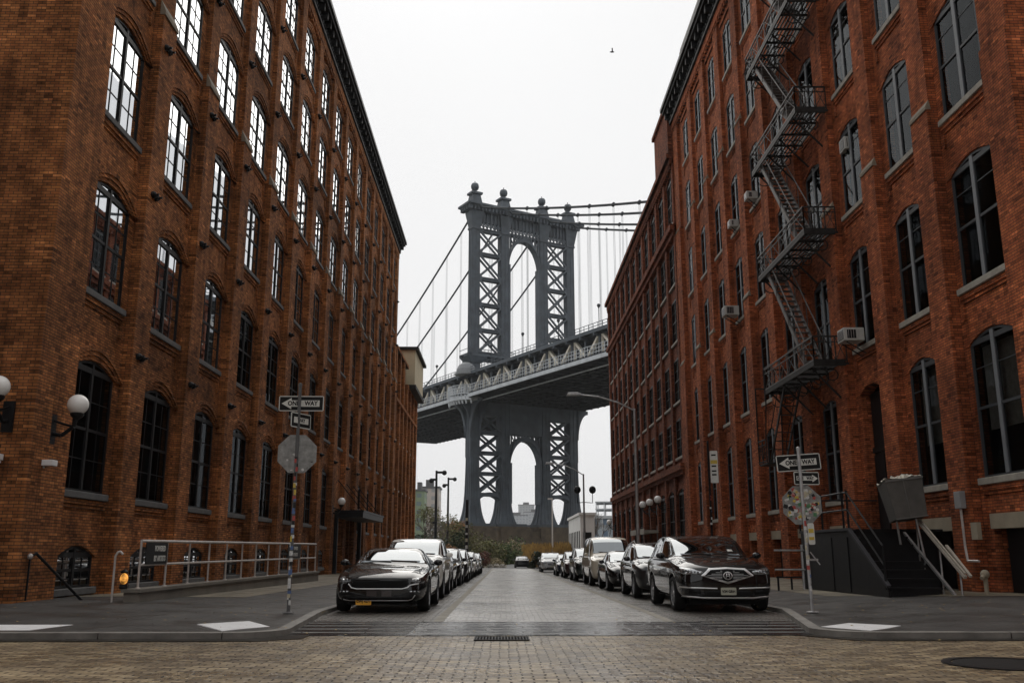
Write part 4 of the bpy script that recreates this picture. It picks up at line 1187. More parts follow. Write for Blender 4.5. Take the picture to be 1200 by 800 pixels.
bare_tree('bare_tree', 'nearly bare young tree nearest the left brick wing', 497, 140, 10, 1, leaf='olive')
bare_tree('bare_tree', 'small bare tree between the brick wing and the first dark pole', 505, 155, 9, 2)
bare_tree('bare_tree', 'thin bare tree just right of the second dark pole', 532, 170, 9, 3, leaf='rust')
bare_tree('bare_tree', 'bare twiggy tree before the glass pavilion on the right', 697, 150, 9.5, 4)
bare_tree('bare_tree', 'bare tree beside the corner of the far right brick building', 708, 128, 7.5, 5)
cy_ = thing('conical_evergreen', 'small dark conical evergreen above the roof of the white parked car', 'tree', (at(498, 118), 118, zr(118) - .1))
g = MB(); leafy(g, (0, 0, .3), .55, .55, 3.4, 900, .12, random.Random(5), 12)
g.build('crown', M['dkgreen'], cy_, norm=False); g = MB(); g.tube((0, 0, 0), (0, 0, 2.6), .07, 6); g.build('trunk', M['bark'], cy_)
# golden ornamental grass and ground cover
g = MB(); rnd = random.Random(9)
for i in range(9000):
    x = rnd.uniform(3.5, 13); y = rnd.uniform(126, 160)
    h = 2.0 + .7 * SIN(x * .9 + y * .3) + rnd.uniform(-.9, .8); z = zr(y) - .1; dx, dy = rnd.gauss(0, .35), rnd.gauss(0, .35)
    g.add([(x - .06, y, z), (x + .06, y, z), (x + dx + .02, y + dy, z + h), (x + dx - .02, y + dy, z + h)], [(0, 1, 2, 3)])
    if i % 2: g.add([(x + dx - .10, y + dy, z + h - .5), (x + dx + .12, y + dy, z + h - .45), (x + dx * 1.1, y + dy, z + h + .15)], [(0, 1, 2)])
tag(g.build('ornamental_grass', M['gold'], norm=False), kind='stuff')
g = MB()
for i in range(14000):
    x = rnd.uniform(-34, 45); y = rnd.uniform(128, 236); z = zr(y) - .12
    if -4 < x < 6 and y < 160: continue
    h = rnd.uniform(.3, 1.5) + (1.4 if y > 175 else 0); a = rnd.uniform(0, 3.14); r_ = rnd.uniform(.1, .4)
    g.add([(x - r_ * COS(a), y - r_ * SIN(a), z), (x + r_ * COS(a), y + r_ * SIN(a), z), (x + rnd.gauss(0, .3), y, z + h)], [(0, 1, 2)])
tag(g.build('ground_cover', M['olive'], norm=False), kind='stuff')
# stone border by the path
g = MB(); rnd = random.Random(4)
for i in range(6):
    x = at(575 + i * 7, 121); r_ = rnd.uniform(.35, .6)
    m_ = MB(); m_.sphere((0, 0, r_ * .4), r_, 10, 7, .7)
    me = m_.mesh('boulder')
    for v in me.vertices: v.co += Vector((rnd.gauss(0, .04), rnd.gauss(0, .04), rnd.gauss(0, .04)))
    tag(link_mesh('boulder', me, M['stone'], None, (x, 121 + rnd.uniform(-1, 1), zr(121) - .02)), 'small pale boulder in the row edging the planting left of the far path', 'boulder', 'boulders edging the far planting') if i < 3 else None

# haze
hz_ = MB(); hz_.box(-700, 700, -60, 1500, -4.6, 112)
hm = NT('pale_air')
for nd in list(hm.t.nodes):
    if nd.name != 'Material Output': hm.t.nodes.remove(nd)
pv = hm.n('ShaderNodeVolumePrincipled'); pv.inputs['Color'].default_value = (.93, .94, .96, 1); pv.inputs['Density'].default_value = .00015; pv.inputs['Anisotropy'].default_value = .1
hm.l(pv.outputs[0], hm.out.inputs['Volume'])
HZ = hz_.build('haze', hm.m); HZ['kind'] = 'stuff'
scene.cycles.volume_max_steps = 32
# ------------------------------------------------------------------ fire escape on the right factory
FE = thing('fire_escape', 'zigzag iron fire escape with five balconies on the right brick factory', 'fire escape', (11.5, 33, 0))
YN, YF, XO = 30.0, 35.8, 10.35     # near end, far end, outer edge
def rail_panel(g, p, q, z, h, lattice=True, r=.022, n_=6):
    p = Vector((p[0], p[1], z)); q = Vector((q[0], q[1], z)); up = Vector((0, 0, h))
    g.beam(p + up, q + up, .05, .05); g.beam(p + Vector((0, 0, .06)), q + Vector((0, 0, .06)), .045, .045); 
    for i in range(n_ + 1):
        a = p + (q - p) * i / n_; g.beam(a, a + up, .035, .035, (1, 0, 0))
        if lattice and i < n_:
            b = p + (q - p) * (i + 1) / n_
            g.tube(a + up * .05, b + up, r * .6, 4); g.tube(a + up, b + up * .05, r * .6, 4)
    if lattice: g.beam(p + up * .78, q + up * .78, .03, .03)
FZ = [7.45, 12.05, 16.6, 21.0, 25.35]
for i, z in enumerate(FZ):
    g = MB()
    for k in range(9): x = XO + .03 + k * .135; g.box(x - .02, x + .025, YN, YF, z - .03, z + .02)
    for k in range(7): y = YN + (YF - YN) * k / 6; g.box(XO, 11.5, y - .03, y + .03, z - .1, z - .03)
    g.box(XO - .02, XO + .03, YN, YF, z - .14, z + .03); g.box(XO, 11.4, YN - .02, YN + .03, z - .14, z + .03); g.box(XO, 11.4, YF - .03, YF + .02, z - .14, z + .03)
    for y in (YN + .5, YN + 2.2, YF - 2.1, YF - .4):       # scrolled brackets
        g.tube((XO + .05, y, z - .12), (11.45, y, z - 1.25), .035, 6)
        g.path([(XO + .35 + .28 * COS(R(a)), y, z - .42 + .28 * SIN(R(a))) for a in range(-150, 151, 25)], .022, 5)
        g.path([(11.1 + .2 * COS(R(a)), y, z - .35 + .2 * SIN(R(a))) for a in range(0, 361, 30)], .02, 5)
    pf = g.build('balcony', M['firedark'], FE, world=True)
    g = MB(); rail_panel(g, (XO, YN), (XO, YF), z, .86); 
    g.build('railing', M['firesteel'], pf, world=True)
    g = MB(); rail_panel(g, (XO, YN), (11.45, YN), z, .86, n_=3); g.build('end_railing', M['firedark'], pf, world=True)
    g = MB(); rail_panel(g, (XO, YF), (11.45, YF), z, .86, n_=3); g.build('end_railing', M['firedark'], pf, world=True)
for i in range(4):
    z0, z1 = FZ[i], FZ[i + 1]; y0, y1 = YN + 1.0, YF - .9
    g = MB()
    for x in (XO + .1, XO + .68): g.beam((x, y0, z0), (x, y1, z1), .05, .17)
    st = g.build('stair', M['firesteel'], FE, world=True)
    g = MB(); n_ = 17
    for k in range(1, n_ + 1):
        t = k / (n_ + 1); y = y0 + (y1 - y0) * t; z = z0 + (z1 - z0) * t
        g.box(XO + .12, XO + .66, y - .1, y + .1, z - .015, z + .012)
    g.build('tread', M['firesteel'], st, world=True)
    g = MB()
    for x in (XO + .04, XO + .74):
        g.tube((x, y0 - .1, z0 + .85), (x, y1, z1 + .85), .024, 6)
        for t in (.1, .4, .7, .95): a = (x, y0 + (y1 - y0) * t, z0 + (z1 - z0) * t); g.tube(a, (a[0], a[1], a[2] + .88), .018, 5)
    g.build('handrail', M['firesteel'], st, world=True)
g = MB()   # drop ladder below the lowest balcony
y0, y1, z0, z1 = 36.2, 33.8, 4.7, 7.4
for x in (XO + .15, XO + .75): g.beam((x, y0, z0), (x, y1, z1), .05, .12)
for k in range(9): t = (k + .5) / 9; g.box(XO + .17, XO + .73, y0 + (y1 - y0) * t - .08, y0 + (y1 - y0) * t + .08, z0 + (z1 - z0) * t - .012, z0 + (z1 - z0) * t + .012)
for x in (XO + .1, XO + .8): g.tube((x, y0, z0 + .8), (x, y1, z1 + .7), .02, 5); g.tube((x, y0, z0), (x, y0, z0 + .8), .02, 5)
rail_panel(g, (XO, 36.2), (XO, 37.3), 4.7, .9, n_=2); g.box(XO, 11.3, 36.2, 37.3, 4.63, 4.7); g.tube((XO, 37.3, 4.7), (XO, 37.3, 7.8), .03, 5); g.tube((XO, 37.3, 7.8), (11.4, 37.3, 7.8), .03, 5); g.tube((XO, 36.2, 5.6), (XO, 35.8, 7.45), .025, 5); g.tube((11.3, 37.3, 4.7), (11.4, 37.3, 7.8), .03, 5)
g.build('drop_ladder', M['firedark'], FE, world=True)

# ------------------------------------------------------------------ air conditioners
def ac(name, lab, x, y, z, w_=.6, h=.42, d_=.5, group=None):
    t = thing(name, lab, 'air conditioner', (x, y, z))
    g = MB(); g.box(-d_, .15, -w_ / 2, w_ / 2, 0, h); o = g.build('casing', pmat('ac_white', (.45, .45, .42), .5, var=.1, scale=8), t); bevel(o, .02)
    g = MB(); g.box(-d_ - .006, -d_ + .01, -w_ / 2 + .06, w_ / 2 - .06, .06, h - .06)
    for s_ in (-1, 1): g.box(-d_ + .1, -.12, s_ * w_ / 2 - .006, s_ * w_ / 2 + .006, .07, h - .07)
    g.build('vent_panel', M['iron'], t)
    g = MB()
    for k in range(7): zz = .09 + k * (h - .18) / 6; g.box(-d_ - .014, -d_ - .006, -w_ / 2 + .07, w_ / 2 - .07, zz - .008, zz + .008)
    for k in range(5): xx = -d_ + .14 + k * .08; g.box(xx, xx + .012, -w_ / 2 - .012, -w_ / 2 - .006, .08, h - .08)
    g.build('grille', M['galv'], t)
    for q in (-1, 1): g = MB(); g.beam((-d_ + .1, q * (w_ / 2 - .1), -.02), (.2, q * (w_ / 2 - .1), -.4), .03, .03); g.build('bracket', M['iron'], t)
def ry(k): return 21.3 + 3.68 * k
ac('air_conditioner', 'white air conditioner on a sill just right of the lowest fire escape balcony', 11.3, ry(2), 7.8)
ac('air_conditioner', 'largest white air conditioner left of the fire escape, lower than the two small ones', 11.3, ry(6) + .2, 12.5, .66, .46, .55)
ac('air_conditioner', 'small white air conditioner close beside the third fire escape balcony', 11.45, ry(5), 17.0, .5, .36, .36)
ac('air_conditioner', 'small white air conditioner on a sill two bays left of the fire escape, high up', 11.5, ry(6), 17.0, .5, .36, .3)
ac('air_conditioner', 'small white unit in the top pane of a second-floor window right of the fire escape', 11.72, ry(2) + .4, 14.55, .5, .45, .2)

# ------------------------------------------------------------------ entrance stoop on the right
ST = thing('entrance_stoop', 'black iron entrance steps with side panel and handrails before the dark door on the right', 'steps', (9.0, 22.2, 0))
gz = .25; PZ = 1.84; y0, y1, y2 = 22.2, 24.4, 28.4; X0, X1 = 9.0, 10.3
NS = 8
for k in range(NS):
    g = MB(); y = y0 + (y1 - y0) * k / NS; z = gz + (PZ - gz) * (k + 1) / NS
    g.box(X0 + .06, X1 - .03, y - .03, y + (y1 - y0) / NS + .02, z - .05, z); g.box(X0 + .07, X1 - .04, y, y + .02, z - .2, z - .05)
    o = g.build('step', M['blackpaint'], ST, world=True)
g = MB(); g.box(X0, 11.45, y1, y2, PZ - .06, PZ); g.build('landing', M['blackpaint'], ST, world=True)
g = MB()
g.add([(X0, y0, gz - .15), (X0, y2, gz - .15), (X0, y2, PZ - .02), (X0, y1, PZ - .02), (X0, y0, gz + .2)] + [(X0 + .05, y0, gz - .15), (X0 + .05, y2, gz - .15), (X0 + .05, y2, PZ - .02), (X0 + .05, y1, PZ - .02), (X0 + .05, y0, gz + .2)],
      [(0, 1, 2, 3, 4), (9, 8, 7, 6, 5)] + [(i, (i + 1) % 5, 5 + (i + 1) % 5, 5 + i) for i in range(5)])
g.box(X0 + .05, 11.4, y1 + .3, y1 + .34, gz - .15, PZ - .06)
g.box(X0 - .02, X0, y1 + .15, y1 + 1.2, gz, PZ - .2); g.box(X0 - .02, X0, y1 + 1.35, y1 + 2.6, gz, PZ - .2)
g.build('side_panel', M['blackpaint'], ST, world=True)
g = MB(); g.beam((X0, y0 - .05, gz + .22), (X0, y1, PZ), .1, .07); g.beam((X0, y1, PZ), (X0, y2, PZ), .1, .07)
g.build('stringer', pmat('worn_black_stringer', (.05, .05, .055), .5), ST, world=True)
g = MB()
for h in (.5, .95): g.tube((X0, y0 + .1, gz + .2 + h), (X0, y1, PZ + h), .024, 6); g.tube((X0, y1, PZ + h), (X0, y2, PZ + h), .024, 6)
g.tube((X0, y0 + .1, gz + .15), (X0, y0 + .1, gz + 1.15), .026, 6)
for y in (y1, y1 + .35, y1 + 2, y2): g.tube((X0, y, PZ), (X0, y, PZ + 1.), .028, 6)
g.tube((X0, y2, PZ + .95), (11.4, y2, PZ + .95), .024, 6)
g.build('handrail', M['iron'], ST, world=True)
g = MB()
a, b = Vector((X1 + .1, y0 - .9, gz + .45)), Vector((X1 + .1, y1 - .3, PZ + .6))
g.beam(a, b, .07, .07); g.beam(a + Vector((.1, -.05, .02)), a + (b - a) * .35 + Vector((.1, 0, .1)), .06, .05); g.beam(a + Vector((0, .0, .09)), b + Vector((0, 0, .09)), .04, .03)
g.build('pale_handrail', pmat('pale_worn_paint', (.42, .38, .32), .6, var=.2, scale=6), ST, world=True)
g = MB(); g.beam((X1 + .05, y0 - .5, gz), (X1 + .05, y1 - .2, PZ - .1), .06, .06)
for t in (.08, .4, .8): p = a + (b - a) * t; g.tube((p.x, p.y, gz if t < .5 else gz + .6), tuple(p), .022, 6); g.box(p.x - .1, p.x + .1, p.y - .05, p.y + .05, (gz if t < .5 else gz + .6) - .01, (gz if t < .5 else gz + .6) + .03)
g.build('rail_post', M['galv'], ST, world=True)

BX = thing('metal_bin', 'grey sheet-metal box with crumpled pale top above the entrance steps on the right', 'metal box', (10.15, 23.4, 2.05), R(-8))
g = MB(); g.frustum((-.42, .42, -.38, .38, 0), (-.50, .50, -.46, .46, 1.02)); o = g.build('casing', pmat('dull_grey_sheet', (.09, .085, .076), .55, metal=.3, var=.3, scale=4), BX); bevel(o, .02)
g = MB(); g.beam((-.02, -.385, 0), (-.02, -.465, 1.02), .02, .03); g.beam((-.43, -.39, .01), (.43, -.39, .01), .03, .03); g.beam((-.5, -.46, 1.), (.5, -.46, 1.), .05, .05); g.build('seam', pmat('seam_grey', (.13, .125, .115), .6), BX)
rnd = random.Random(8); me = bpy.data.meshes.new('cover'); bm = bmesh.new(); bmesh.ops.create_grid(bm, x_segments=18, y_segments=14, size=1)
for v in bm.verts:
    x, y = v.co.x, v.co.y; v.co = Vector((x * .53, y * .48, 1.03 + .08 * (1 - x * x) * (1 - y * y) ** .5 * (1 + .5 * (x > 0)) + rnd.gauss(0, .028)))
bm.to_mesh(me); bm.free(); link_mesh('crumpled_cover', me, pmat('crumpled_pale_sheet', (.55, .52, .44), .7, var=.3, scale=7), BX)
g = MB(); g.tube((.2, 0, 0), (.2, .1, -1.1), .03, 6); g.tube((-.3, .1, 0), (-.3, .3, -.7), .03, 6); g.tube((.2, .1, -1.1), (.1, -.1, -1.17), .03, 6); g.build('leg', M['galv'], BX)
BX.scale = (.9, .9, .95); BX.rotation_euler = (R(-6), R(-7), R(-8))

# wall boxes and pipe
UB = thing('utility_box', 'small grey meter box with pale pipe on the right corner pier', 'utility box', (11.34, 22.95, 2.3))
g = MB(); g.box(-.14, 0, -.16, .16, 0, .42); o = g.build('box', pmat('grey_box', (.25, .25, .25), .6), UB); bevel(o, .015)
g = MB(); g.path([(-.07, 0, 0), (-.07, -.02, -.9), (-.1, -.14, -1.25), (-.06, -.6, -1.25)], .03, 6); g.build('pipe', M['rail'], UB)
g = MB(); g.box(-.1, 0, -.75, -.45, -.75, -.35); g.build('junction_box', M['lintel'], UB)
HY = thing('standpipe', 'short pale standpipe fitting at the foot of the right brick wall', 'standpipe', (10.9, 21.4, .32))
g = MB(); g.tube((0, 0, 0), (0, 0, .4), .05, 8); g.sphere((0, 0, .45), .1, 10, 8); g.tube((0, 0, .45), (-.12, -.08, .36), .05, 8); g.build('pipe', M['lintel'], HY)

# low barrier rail on the right pavement
BRL = thing('pipe_barrier', 'low two-rail pipe barrier on the right pavement behind the black SUV', 'barrier', (8.6, 28.2, .13))
g = MB()
for z in (.62, 1.18): g.tube((-.5, 0, z), (1.3, 0, z), .028, 6)
for x in (.35,): g.tube((x, .05, 0), (x, .05, 1.35), .04, 6)
g.build('rail', M['galv'], BRL)
g = MB()
for x in (-.4, 0, .5, 1.1): g.tube((x, .1, 0), (x, .1, .4), .03, 6)
g.tube((-.45, .1, .4), (1.2, .1, .4), .025, 6); g.build('foot', M['iron'], BRL)

# ------------------------------------------------------------------ railing and ramp wall on the left
RW = thing('ramp_railing', 'long pale pipe railing on a low concrete wall beside the left brick building', 'railing', (-8.1, 21.2, 0))
g = MB(); g.box(-8.28, -7.95, 20.9, 41, -.3, .40); g.box(-8.33, -7.9, 20.85, 41.05, .40, .47); g.box(-10.1, -8.28, 40.8, 41, -.3, .3)
o = g.build('low_wall', M['concrete'], RW, world=True)
g = MB()
g.tube((-8.1, 21.2, 1.5), (-8.1, 40.9, 1.6), .034, 8); g.tube((-8.1, 21.2, .98), (-8.1, 40.9, 1.03), .028, 8)
g.build('rail', M['rail'], RW, world=True)
p0 = None
for k in range(13):
    y = 21.2 + k * 19.7 / 12
    if p0 is None:
        g = MB(); g.tube((0, 0, 0), (0, 0, 1.06), .027, 8); g.lathe([(.06, 0), (.06, .02), (.03, .03)], n=8); p0 = g.build('post', M['rail'], RW, loc=(0, 0, .47))
    else: inst(p0, RW, (0, y - 21.2, .47))
g = MB(); g.box(-10.2, -8.3, 21., 41, -.2, .1); g.build('ramp', M['concrete'], RW, world=True)
HR = thing('handrail', 'single short sloping handrail to the basement by the left brick corner', 'handrail', (-9.6, 20.4, .21))
g = MB(); g.path([(-.45, -.2, .05), (-.45, -.2, .95)], .022, 6); g.path([(-.45, -.2, .95), (-.4, -.05, 1.02), (.25, .9, .0)], .03, 8); g.build('rail', M['iron'], HR)
g = MB(); g.sphere((-.45, -.2, .96), .06, 8, 6); g.build('end_knob', M['rail'], HR)
HP = thing('hoop_post', 'thin pale hooked post at the near end of the left railing', 'post', (-8.45, 20.7, .17))
g = MB(); g.path([(0, 0, 0), (0, 0, 1.0), (.04, 0, 1.08), (.1, 0, 1.1), (.16, 0, 1.04)], .025, 8); g.build('pipe', M['rail'], HP)
AL = thing('amber_lamp', 'lit round amber lamp low at the near end of the left railing', 'lamp', (-8.32, 20.95, .47))
g = MB(); g.lathe([(.08, 0), (.09, .03), (.08, .1)], n=12); g.lathe([(.08, .34), (.09, .37), (.02, .42)], n=12); g.build('housing', M['iron'], AL)
g = MB(); g.sphere((0, 0, .22), .085, 14, 10, 1.4); g.build('lens', M['amber'], AL)
def notice(name, lab, y, z, w_, h):
    t = thing(name, lab, 'sign', (-8.06, y, z)); g = MB(); g.box(-.02, 0, -w_ / 2, w_ / 2, 0, h); g.build('board', M['signblack'], t)
    for (txt, zz) in (('POWERED', .72), ('BY ARTISTS', .25)):
        lettering(txt, .17, M['signwhite'], t, (.004, .18, h * zz), (R(90), 0, R(90)), .85)
    return t
notice('notice_board', 'black notice board with small lettering hung at the near end of the left railing', 22.1, .99, 1.35, .48)
notice('notice_board', 'black notice board with small lettering hung at the far end of the left railing', 36.6, 1.04, 2.2, .5)
for i, (px_y, zz) in enumerate([(20.6, 0)]): pass

# ------------------------------------------------------------------ wall lamps
def globe_lamp(lab, loc, out, group, r=.23):
    t = thing('globe_lamp', lab, 'wall lamp', loc, 0, group); ox, oy = out
    g = MB(); g.sphere((ox * .55, oy * .55, .35), r, 20, 14); o = g.build('globe', M['globe'], t, smooth=True)
    g = MB(); g.box(-.06 if oy == 0 else -.12, .06 if oy == 0 else .12, -.12 if oy == 0 else -.06, .12 if oy == 0 else .06, -.55, .12)
    g.path([(0, 0, -.3), (ox * .25, oy * .25, -.35), (ox * .5, oy * .5, -.15), (ox * .55, oy * .55, .05)], .045, 8)
    g.path([(0, 0, .0), (ox * .3, oy * .3, -.1), (ox * .5, oy * .5, -.15)], .03, 6)
    g.lathe([(.03, .0), (.13, .08), (.15, .14), (.10, .2)], (ox * .55, oy * .55, 0), 'z', 12)
    g.build('bracket', M['iron'], t); return t
globe_lamp('white globe lamp on a black bracket beside the near left window', (-10.16, 20.7, 4.15), (1, 0), 'white globe lamps')
globe_lamp('white globe lamp half cut by the left edge of the picture', (-10.62, 19.75, 4.3), (0, -1), 'white globe lamps')
globe_lamp('white globe lamp just above the near end of the dark canopy', (-10.16, 55.6, 3.85), (1, 0), 'white globe lamps')
for i, (y, l) in enumerate([(65.2, 'nearest of the three white globes over the far right doorway'), (68.9, 'middle of the three white globes over the far right doorway'), (72.4, 'farthest of the three white globes over the far right doorway'), (95.6, 'lone white globe lamp at the far corner of the dark brick building')]):
    globe_lamp(l, (11.35, y, 4.5 if i < 3 else 3.9), (-1, 0), 'white globe lamps', .27)
def flood(lab, loc, rz):
    t = thing('flood_lamp', lab, 'flood lamp', loc, rz); g = MB(); g.box(-.12, .12, -.3, -.05, -.05, .08); o = g.build('housing', M['white'], t); bevel(o, .015)
    g = MB(); g.box(-.05, .05, -.06, 0, -.1, .02); g.build('mount', M['white'], t); g = MB(); g.box(-.1, .1, -.29, -.1, -.056, -.05); g.build('lens', M['galv'], t)
flood('small white flood lamp below the near left globe lamp', (-10.16, 20.45, 3.15), R(90))
flood('small white flood lamp at the very left edge below the cut globe', (-10.72, 19.75, 3.2), 0)
# canopy
CN = thing('entrance_canopy', 'flat dark entrance canopy hung on rods along the left building', 'canopy', (-10.2, 56.5, 0))
g = MB(); g.box(-10.2, -8.45, 56.5, 66, 3.3, 3.62); g.box(-10.2, -8.4, 56.45, 66.05, 3.62, 3.74); g.build('roof', M['blackpaint'], CN, world=True)
for y in (57, 60, 63, 65.6): g = MB(); g.tube((-8.6, y, 3.74), (-10.15, y, 5.6), .03, 6); g.build('tie_rod', M['iron'], CN, world=True)
g = MB(); g.box(-10.2, -9.95, 56.5, 56.7, -.2, 3.3); g.build('column', M['iron'], CN, world=True); g = MB(); g.box(-10.2, -9.95, 65.8, 66, -.2, 3.3); g.build('column', M['iron'], CN, world=True)

# ------------------------------------------------------------------ sign posts
def plate(w_, h, th=.006, r=.03):
    pts = []
    for cx, cy, a in ((w_ / 2 - r, h / 2 - r, 0), (-w_ / 2 + r, h / 2 - r, 90), (-w_ / 2 + r, -h / 2 + r, 180), (w_ / 2 - r, -h / 2 + r, 270)):
        for t in (0, 45, 90): pts.append((cx + r * COS(R(a + t)), cy + r * SIN(R(a + t))))
    g = MB(); g.prism(pts, 0, th); return g
def one_way(parent, loc, rz, w_=.91, h=.31, right=False, tilt=0.):
    g = plate(w_, h); p = g.build('one_way_sign', M['signwhite'], parent, loc=loc); p.rotation_euler = (0, R(tilt), rz)
    g = MB(); g.prism([(-w_ / 2 + .018, -h / 2 + .018), (w_ / 2 - .018, -h / 2 + .018), (w_ / 2 - .018, h / 2 - .018), (-w_ / 2 + .018, h / 2 - .018)], -.003, .001); g.build('black_field', M['signblack'], p)
    s_ = -1 if right else 1; k = w_ / .91
    A = [(-.40 * k, 0), (-.20 * k, .115 * k), (-.20 * k, .065 * k), (.37 * k, .065 * k), (.37 * k, -.065 * k), (-.20 * k, -.065 * k), (-.20 * k, -.115 * k)]
    g = MB(); g.prism([(x * s_, z) for x, z in A], -.006, -.003); g.build('arrow', M['signwhite'], p)
    lettering('ONE', .125 * k, M['signblack'], p, (-.155 * k if not right else -.24 * k, -.008, 0), (R(90), 0, 0), .9)
    lettering('WAY', .125 * k, M['signblack'], p, (.2 * k if not right else .12 * k, -.008, 0), (R(90), 0, 0), .9)
    return p
STK = [pmat('sticker_' + n_, c, .5, var=.35, scale=25) for n_, c in (('white', (.6, .6, .58)), ('red', (.4, .06, .05)), ('blue', (.08, .14, .3)), ('yellow', (.55, .4, .06)), ('black', (.03, .03, .03)), ('pink', (.5, .25, .25)), ('green', (.08, .22, .1)), ('cream', (.5, .45, .32)))]
def stickers_pole(parent, r, z0, z1, n_, seed):
    rnd = random.Random(seed)
    for i in range(n_):
        z = z0 + (z1 - z0) * (i + rnd.uniform(.1, .9)) / n_; h = rnd.uniform(.04, .11); a0 = rnd.uniform(180, 300); a1 = a0 + rnd.uniform(60, 150)
        g = MB(); k = 5; rr = r + .0015 + i % 3 * .0008
        for j in range(k):
            p, q = R(a0 + (a1 - a0) * j / k), R(a0 + (a1 - a0) * (j + 1) / k)
            g.quad((rr * COS(p), rr * SIN(p), z), (rr * COS(q), rr * SIN(q), z), (rr * COS(q), rr * SIN(q), z + h), (rr * COS(p), rr * SIN(p), z + h))
        g.build('sticker', STK[rnd.choice([0, 0, 0, 7, 1, 4, 2, 3])], parent, norm=False)
def octagon_back(parent, loc, rz, seed, full):
    Rr = .381 / COS(R(22.5)); pts = [(Rr * COS(R(22.5 + 45 * i)), Rr * SIN(R(22.5 + 45 * i))) for i in range(8)]
    g = MB(); g.prism(pts, 0, .004); o = g.build('octagonal_sign', M['signback'], parent, loc=loc); o.rotation_euler = (0, 0, rz)
    rnd = random.Random(seed)
    for i in range(90 if full else 7):
        for _ in range(50):
            x, z = rnd.uniform(-.36, .36), rnd.uniform(-.36, .36) if full else rnd.uniform(-.34, .05)
            if max(abs(x), abs(z)) < .33 and abs(x) + abs(z) < .47: break
        w_, h = rnd.uniform(.018, .048), rnd.uniform(.016, .045)
        if not full: w_, h = w_ * .7, h * .4
        a = rnd.uniform(-.5, .5); m_ = Matrix.Rotation(a, 2); Q = [m_ @ Vector(q) for q in ((-w_, -h), (w_, -h), (w_, h), (-w_, h))]
        if rnd.random() < .3: Q = [Vector((w_ * COS(R(t)), w_ * SIN(R(t)))) for t in range(0, 360, 40)]
        y = -.0012 - i * .00012
        g = MB(); g.poly([(x + q[0], y, z + q[1]) for q in Q]); g.build('sticker', STK[rnd.choice([0, 0, 0, 7, 7, 1, 4, 4, 3, 5, 6] if full else [0, 7, 0, 4])], o, norm=False)
    return o
# left post
SL = thing('sign_post', 'leaning sign post with one-way arrow and bare octagonal sign back on the left corner', 'sign post', (-4.15, 18.55, .11))
LT = R(1.6)
SL.rotation_euler = (0, R(.1), 0)
g = MB(); g.lathe([(.034, 0), (.034, 4.42), (.04, 4.43), (.04, 4.49), (.001, 4.51)], n=12); g.lathe([(.11, 0), (.11, .015), (.05, .03)], n=10); g.build('post', M['darkstone'], SL)
stickers_pole(SL, .036, .1, 3.0, 34, 5)
one_way(SL, (.03, .045, 4.09), 0, .91, .31)
p = plate(.6, .3); o = p.build('street_name_sign', M['signwhite'], SL, loc=(.04, .06, 3.74)); o.rotation_euler = (0, 0, R(62)); 
g = MB(); g.prism([(-.28, -.13), (.28, -.13), (.28, .13), (-.28, .13)], -.003, .001); g.build('black_field', M['signblack'], o)
g = MB(); g.prism([(-.22, -.06), (.22, -.06), (.22, .06), (-.22, .06)], -.006, -.003); g.build('white_field', M['signwhite'], o)
lettering('WAY', .11, M['signblack'], o, (.0, -.008, 0), (R(90), 0, 0), .9)
octagon_back(SL, (.0, .05, 3.07), R(8), 3, False)
# right post
SR = thing('sign_post', 'sign post with two one-way signs over a sticker-covered octagon on the right corner', 'sign post', (6.05, 18.7, .11))
SR.rotation_euler = (0, R(-1.1), 0)
g = MB(); g.lathe([(.034, 0), (.034, 3.15), (.04, 3.16), (.04, 3.22), (.001, 3.24)], n=12); g.lathe([(.12, 0), (.12, .015), (.05, .03)], n=10); g.build('post', M['galv'], SR)
stickers_pole(SR, .036, .3, 1.9, 12, 6)
one_way(SR, (.0, .045, 2.92), R(2), .91, .33, tilt=-3)
one_way(SR, (.14, .055, 2.60), R(18), .60, .26, True)
octagon_back(SR, (.0, .055, 2.07), R(-4), 12, True)
g = plate(.13, .42); o = g.build('parking_notice', M['signwhite'], SR, loc=(.11, -.02, 1.5)); g = MB(); g.box(-.05, .05, -.004, -.001, .02, .1); g.box(-.05, .05, -.004, -.001, -.12, -.06); g.build('coloured_band', STK[3], o)
g = MB(); g.box(.02, .2, -.03, .0, .98, 1.02); g.tube((.05, -.03, 1.15), (.22, -.05, .9), .012, 5); g.build('clamp', M['galv'], SR)
# parking sign pole
SP = thing('sign_post', 'thin dark pole with tall white parking notice standing beyond the black SUV', 'sign post', (6.75, 30.4, .04))
g = MB(); g.lathe([(.035, 0), (.035, 4.75), (.045, 4.76), (.001, 4.82)], n=10); g.build('post', M['blackpaint'], SP); stickers_pole(SP, .037, 2., 3.1, 6, 9)
g = plate(.25, 1.05); o = g.build('parking_notice', M['signwhite'], SP, loc=(.17, -.03, 3.95)); o.rotation_euler = (0, 0, R(-20))
g = MB(); g.box(-.11, .11, -.004, -.001, .1, .22); g.build('yellow_band', STK[3], o)
for z in (.36, .0, -.16, -.28): 
    g = MB(); g.box(-.08, .07, -.004, -.001, z, z + .05); g.build('print_line', M['signblack'], o)

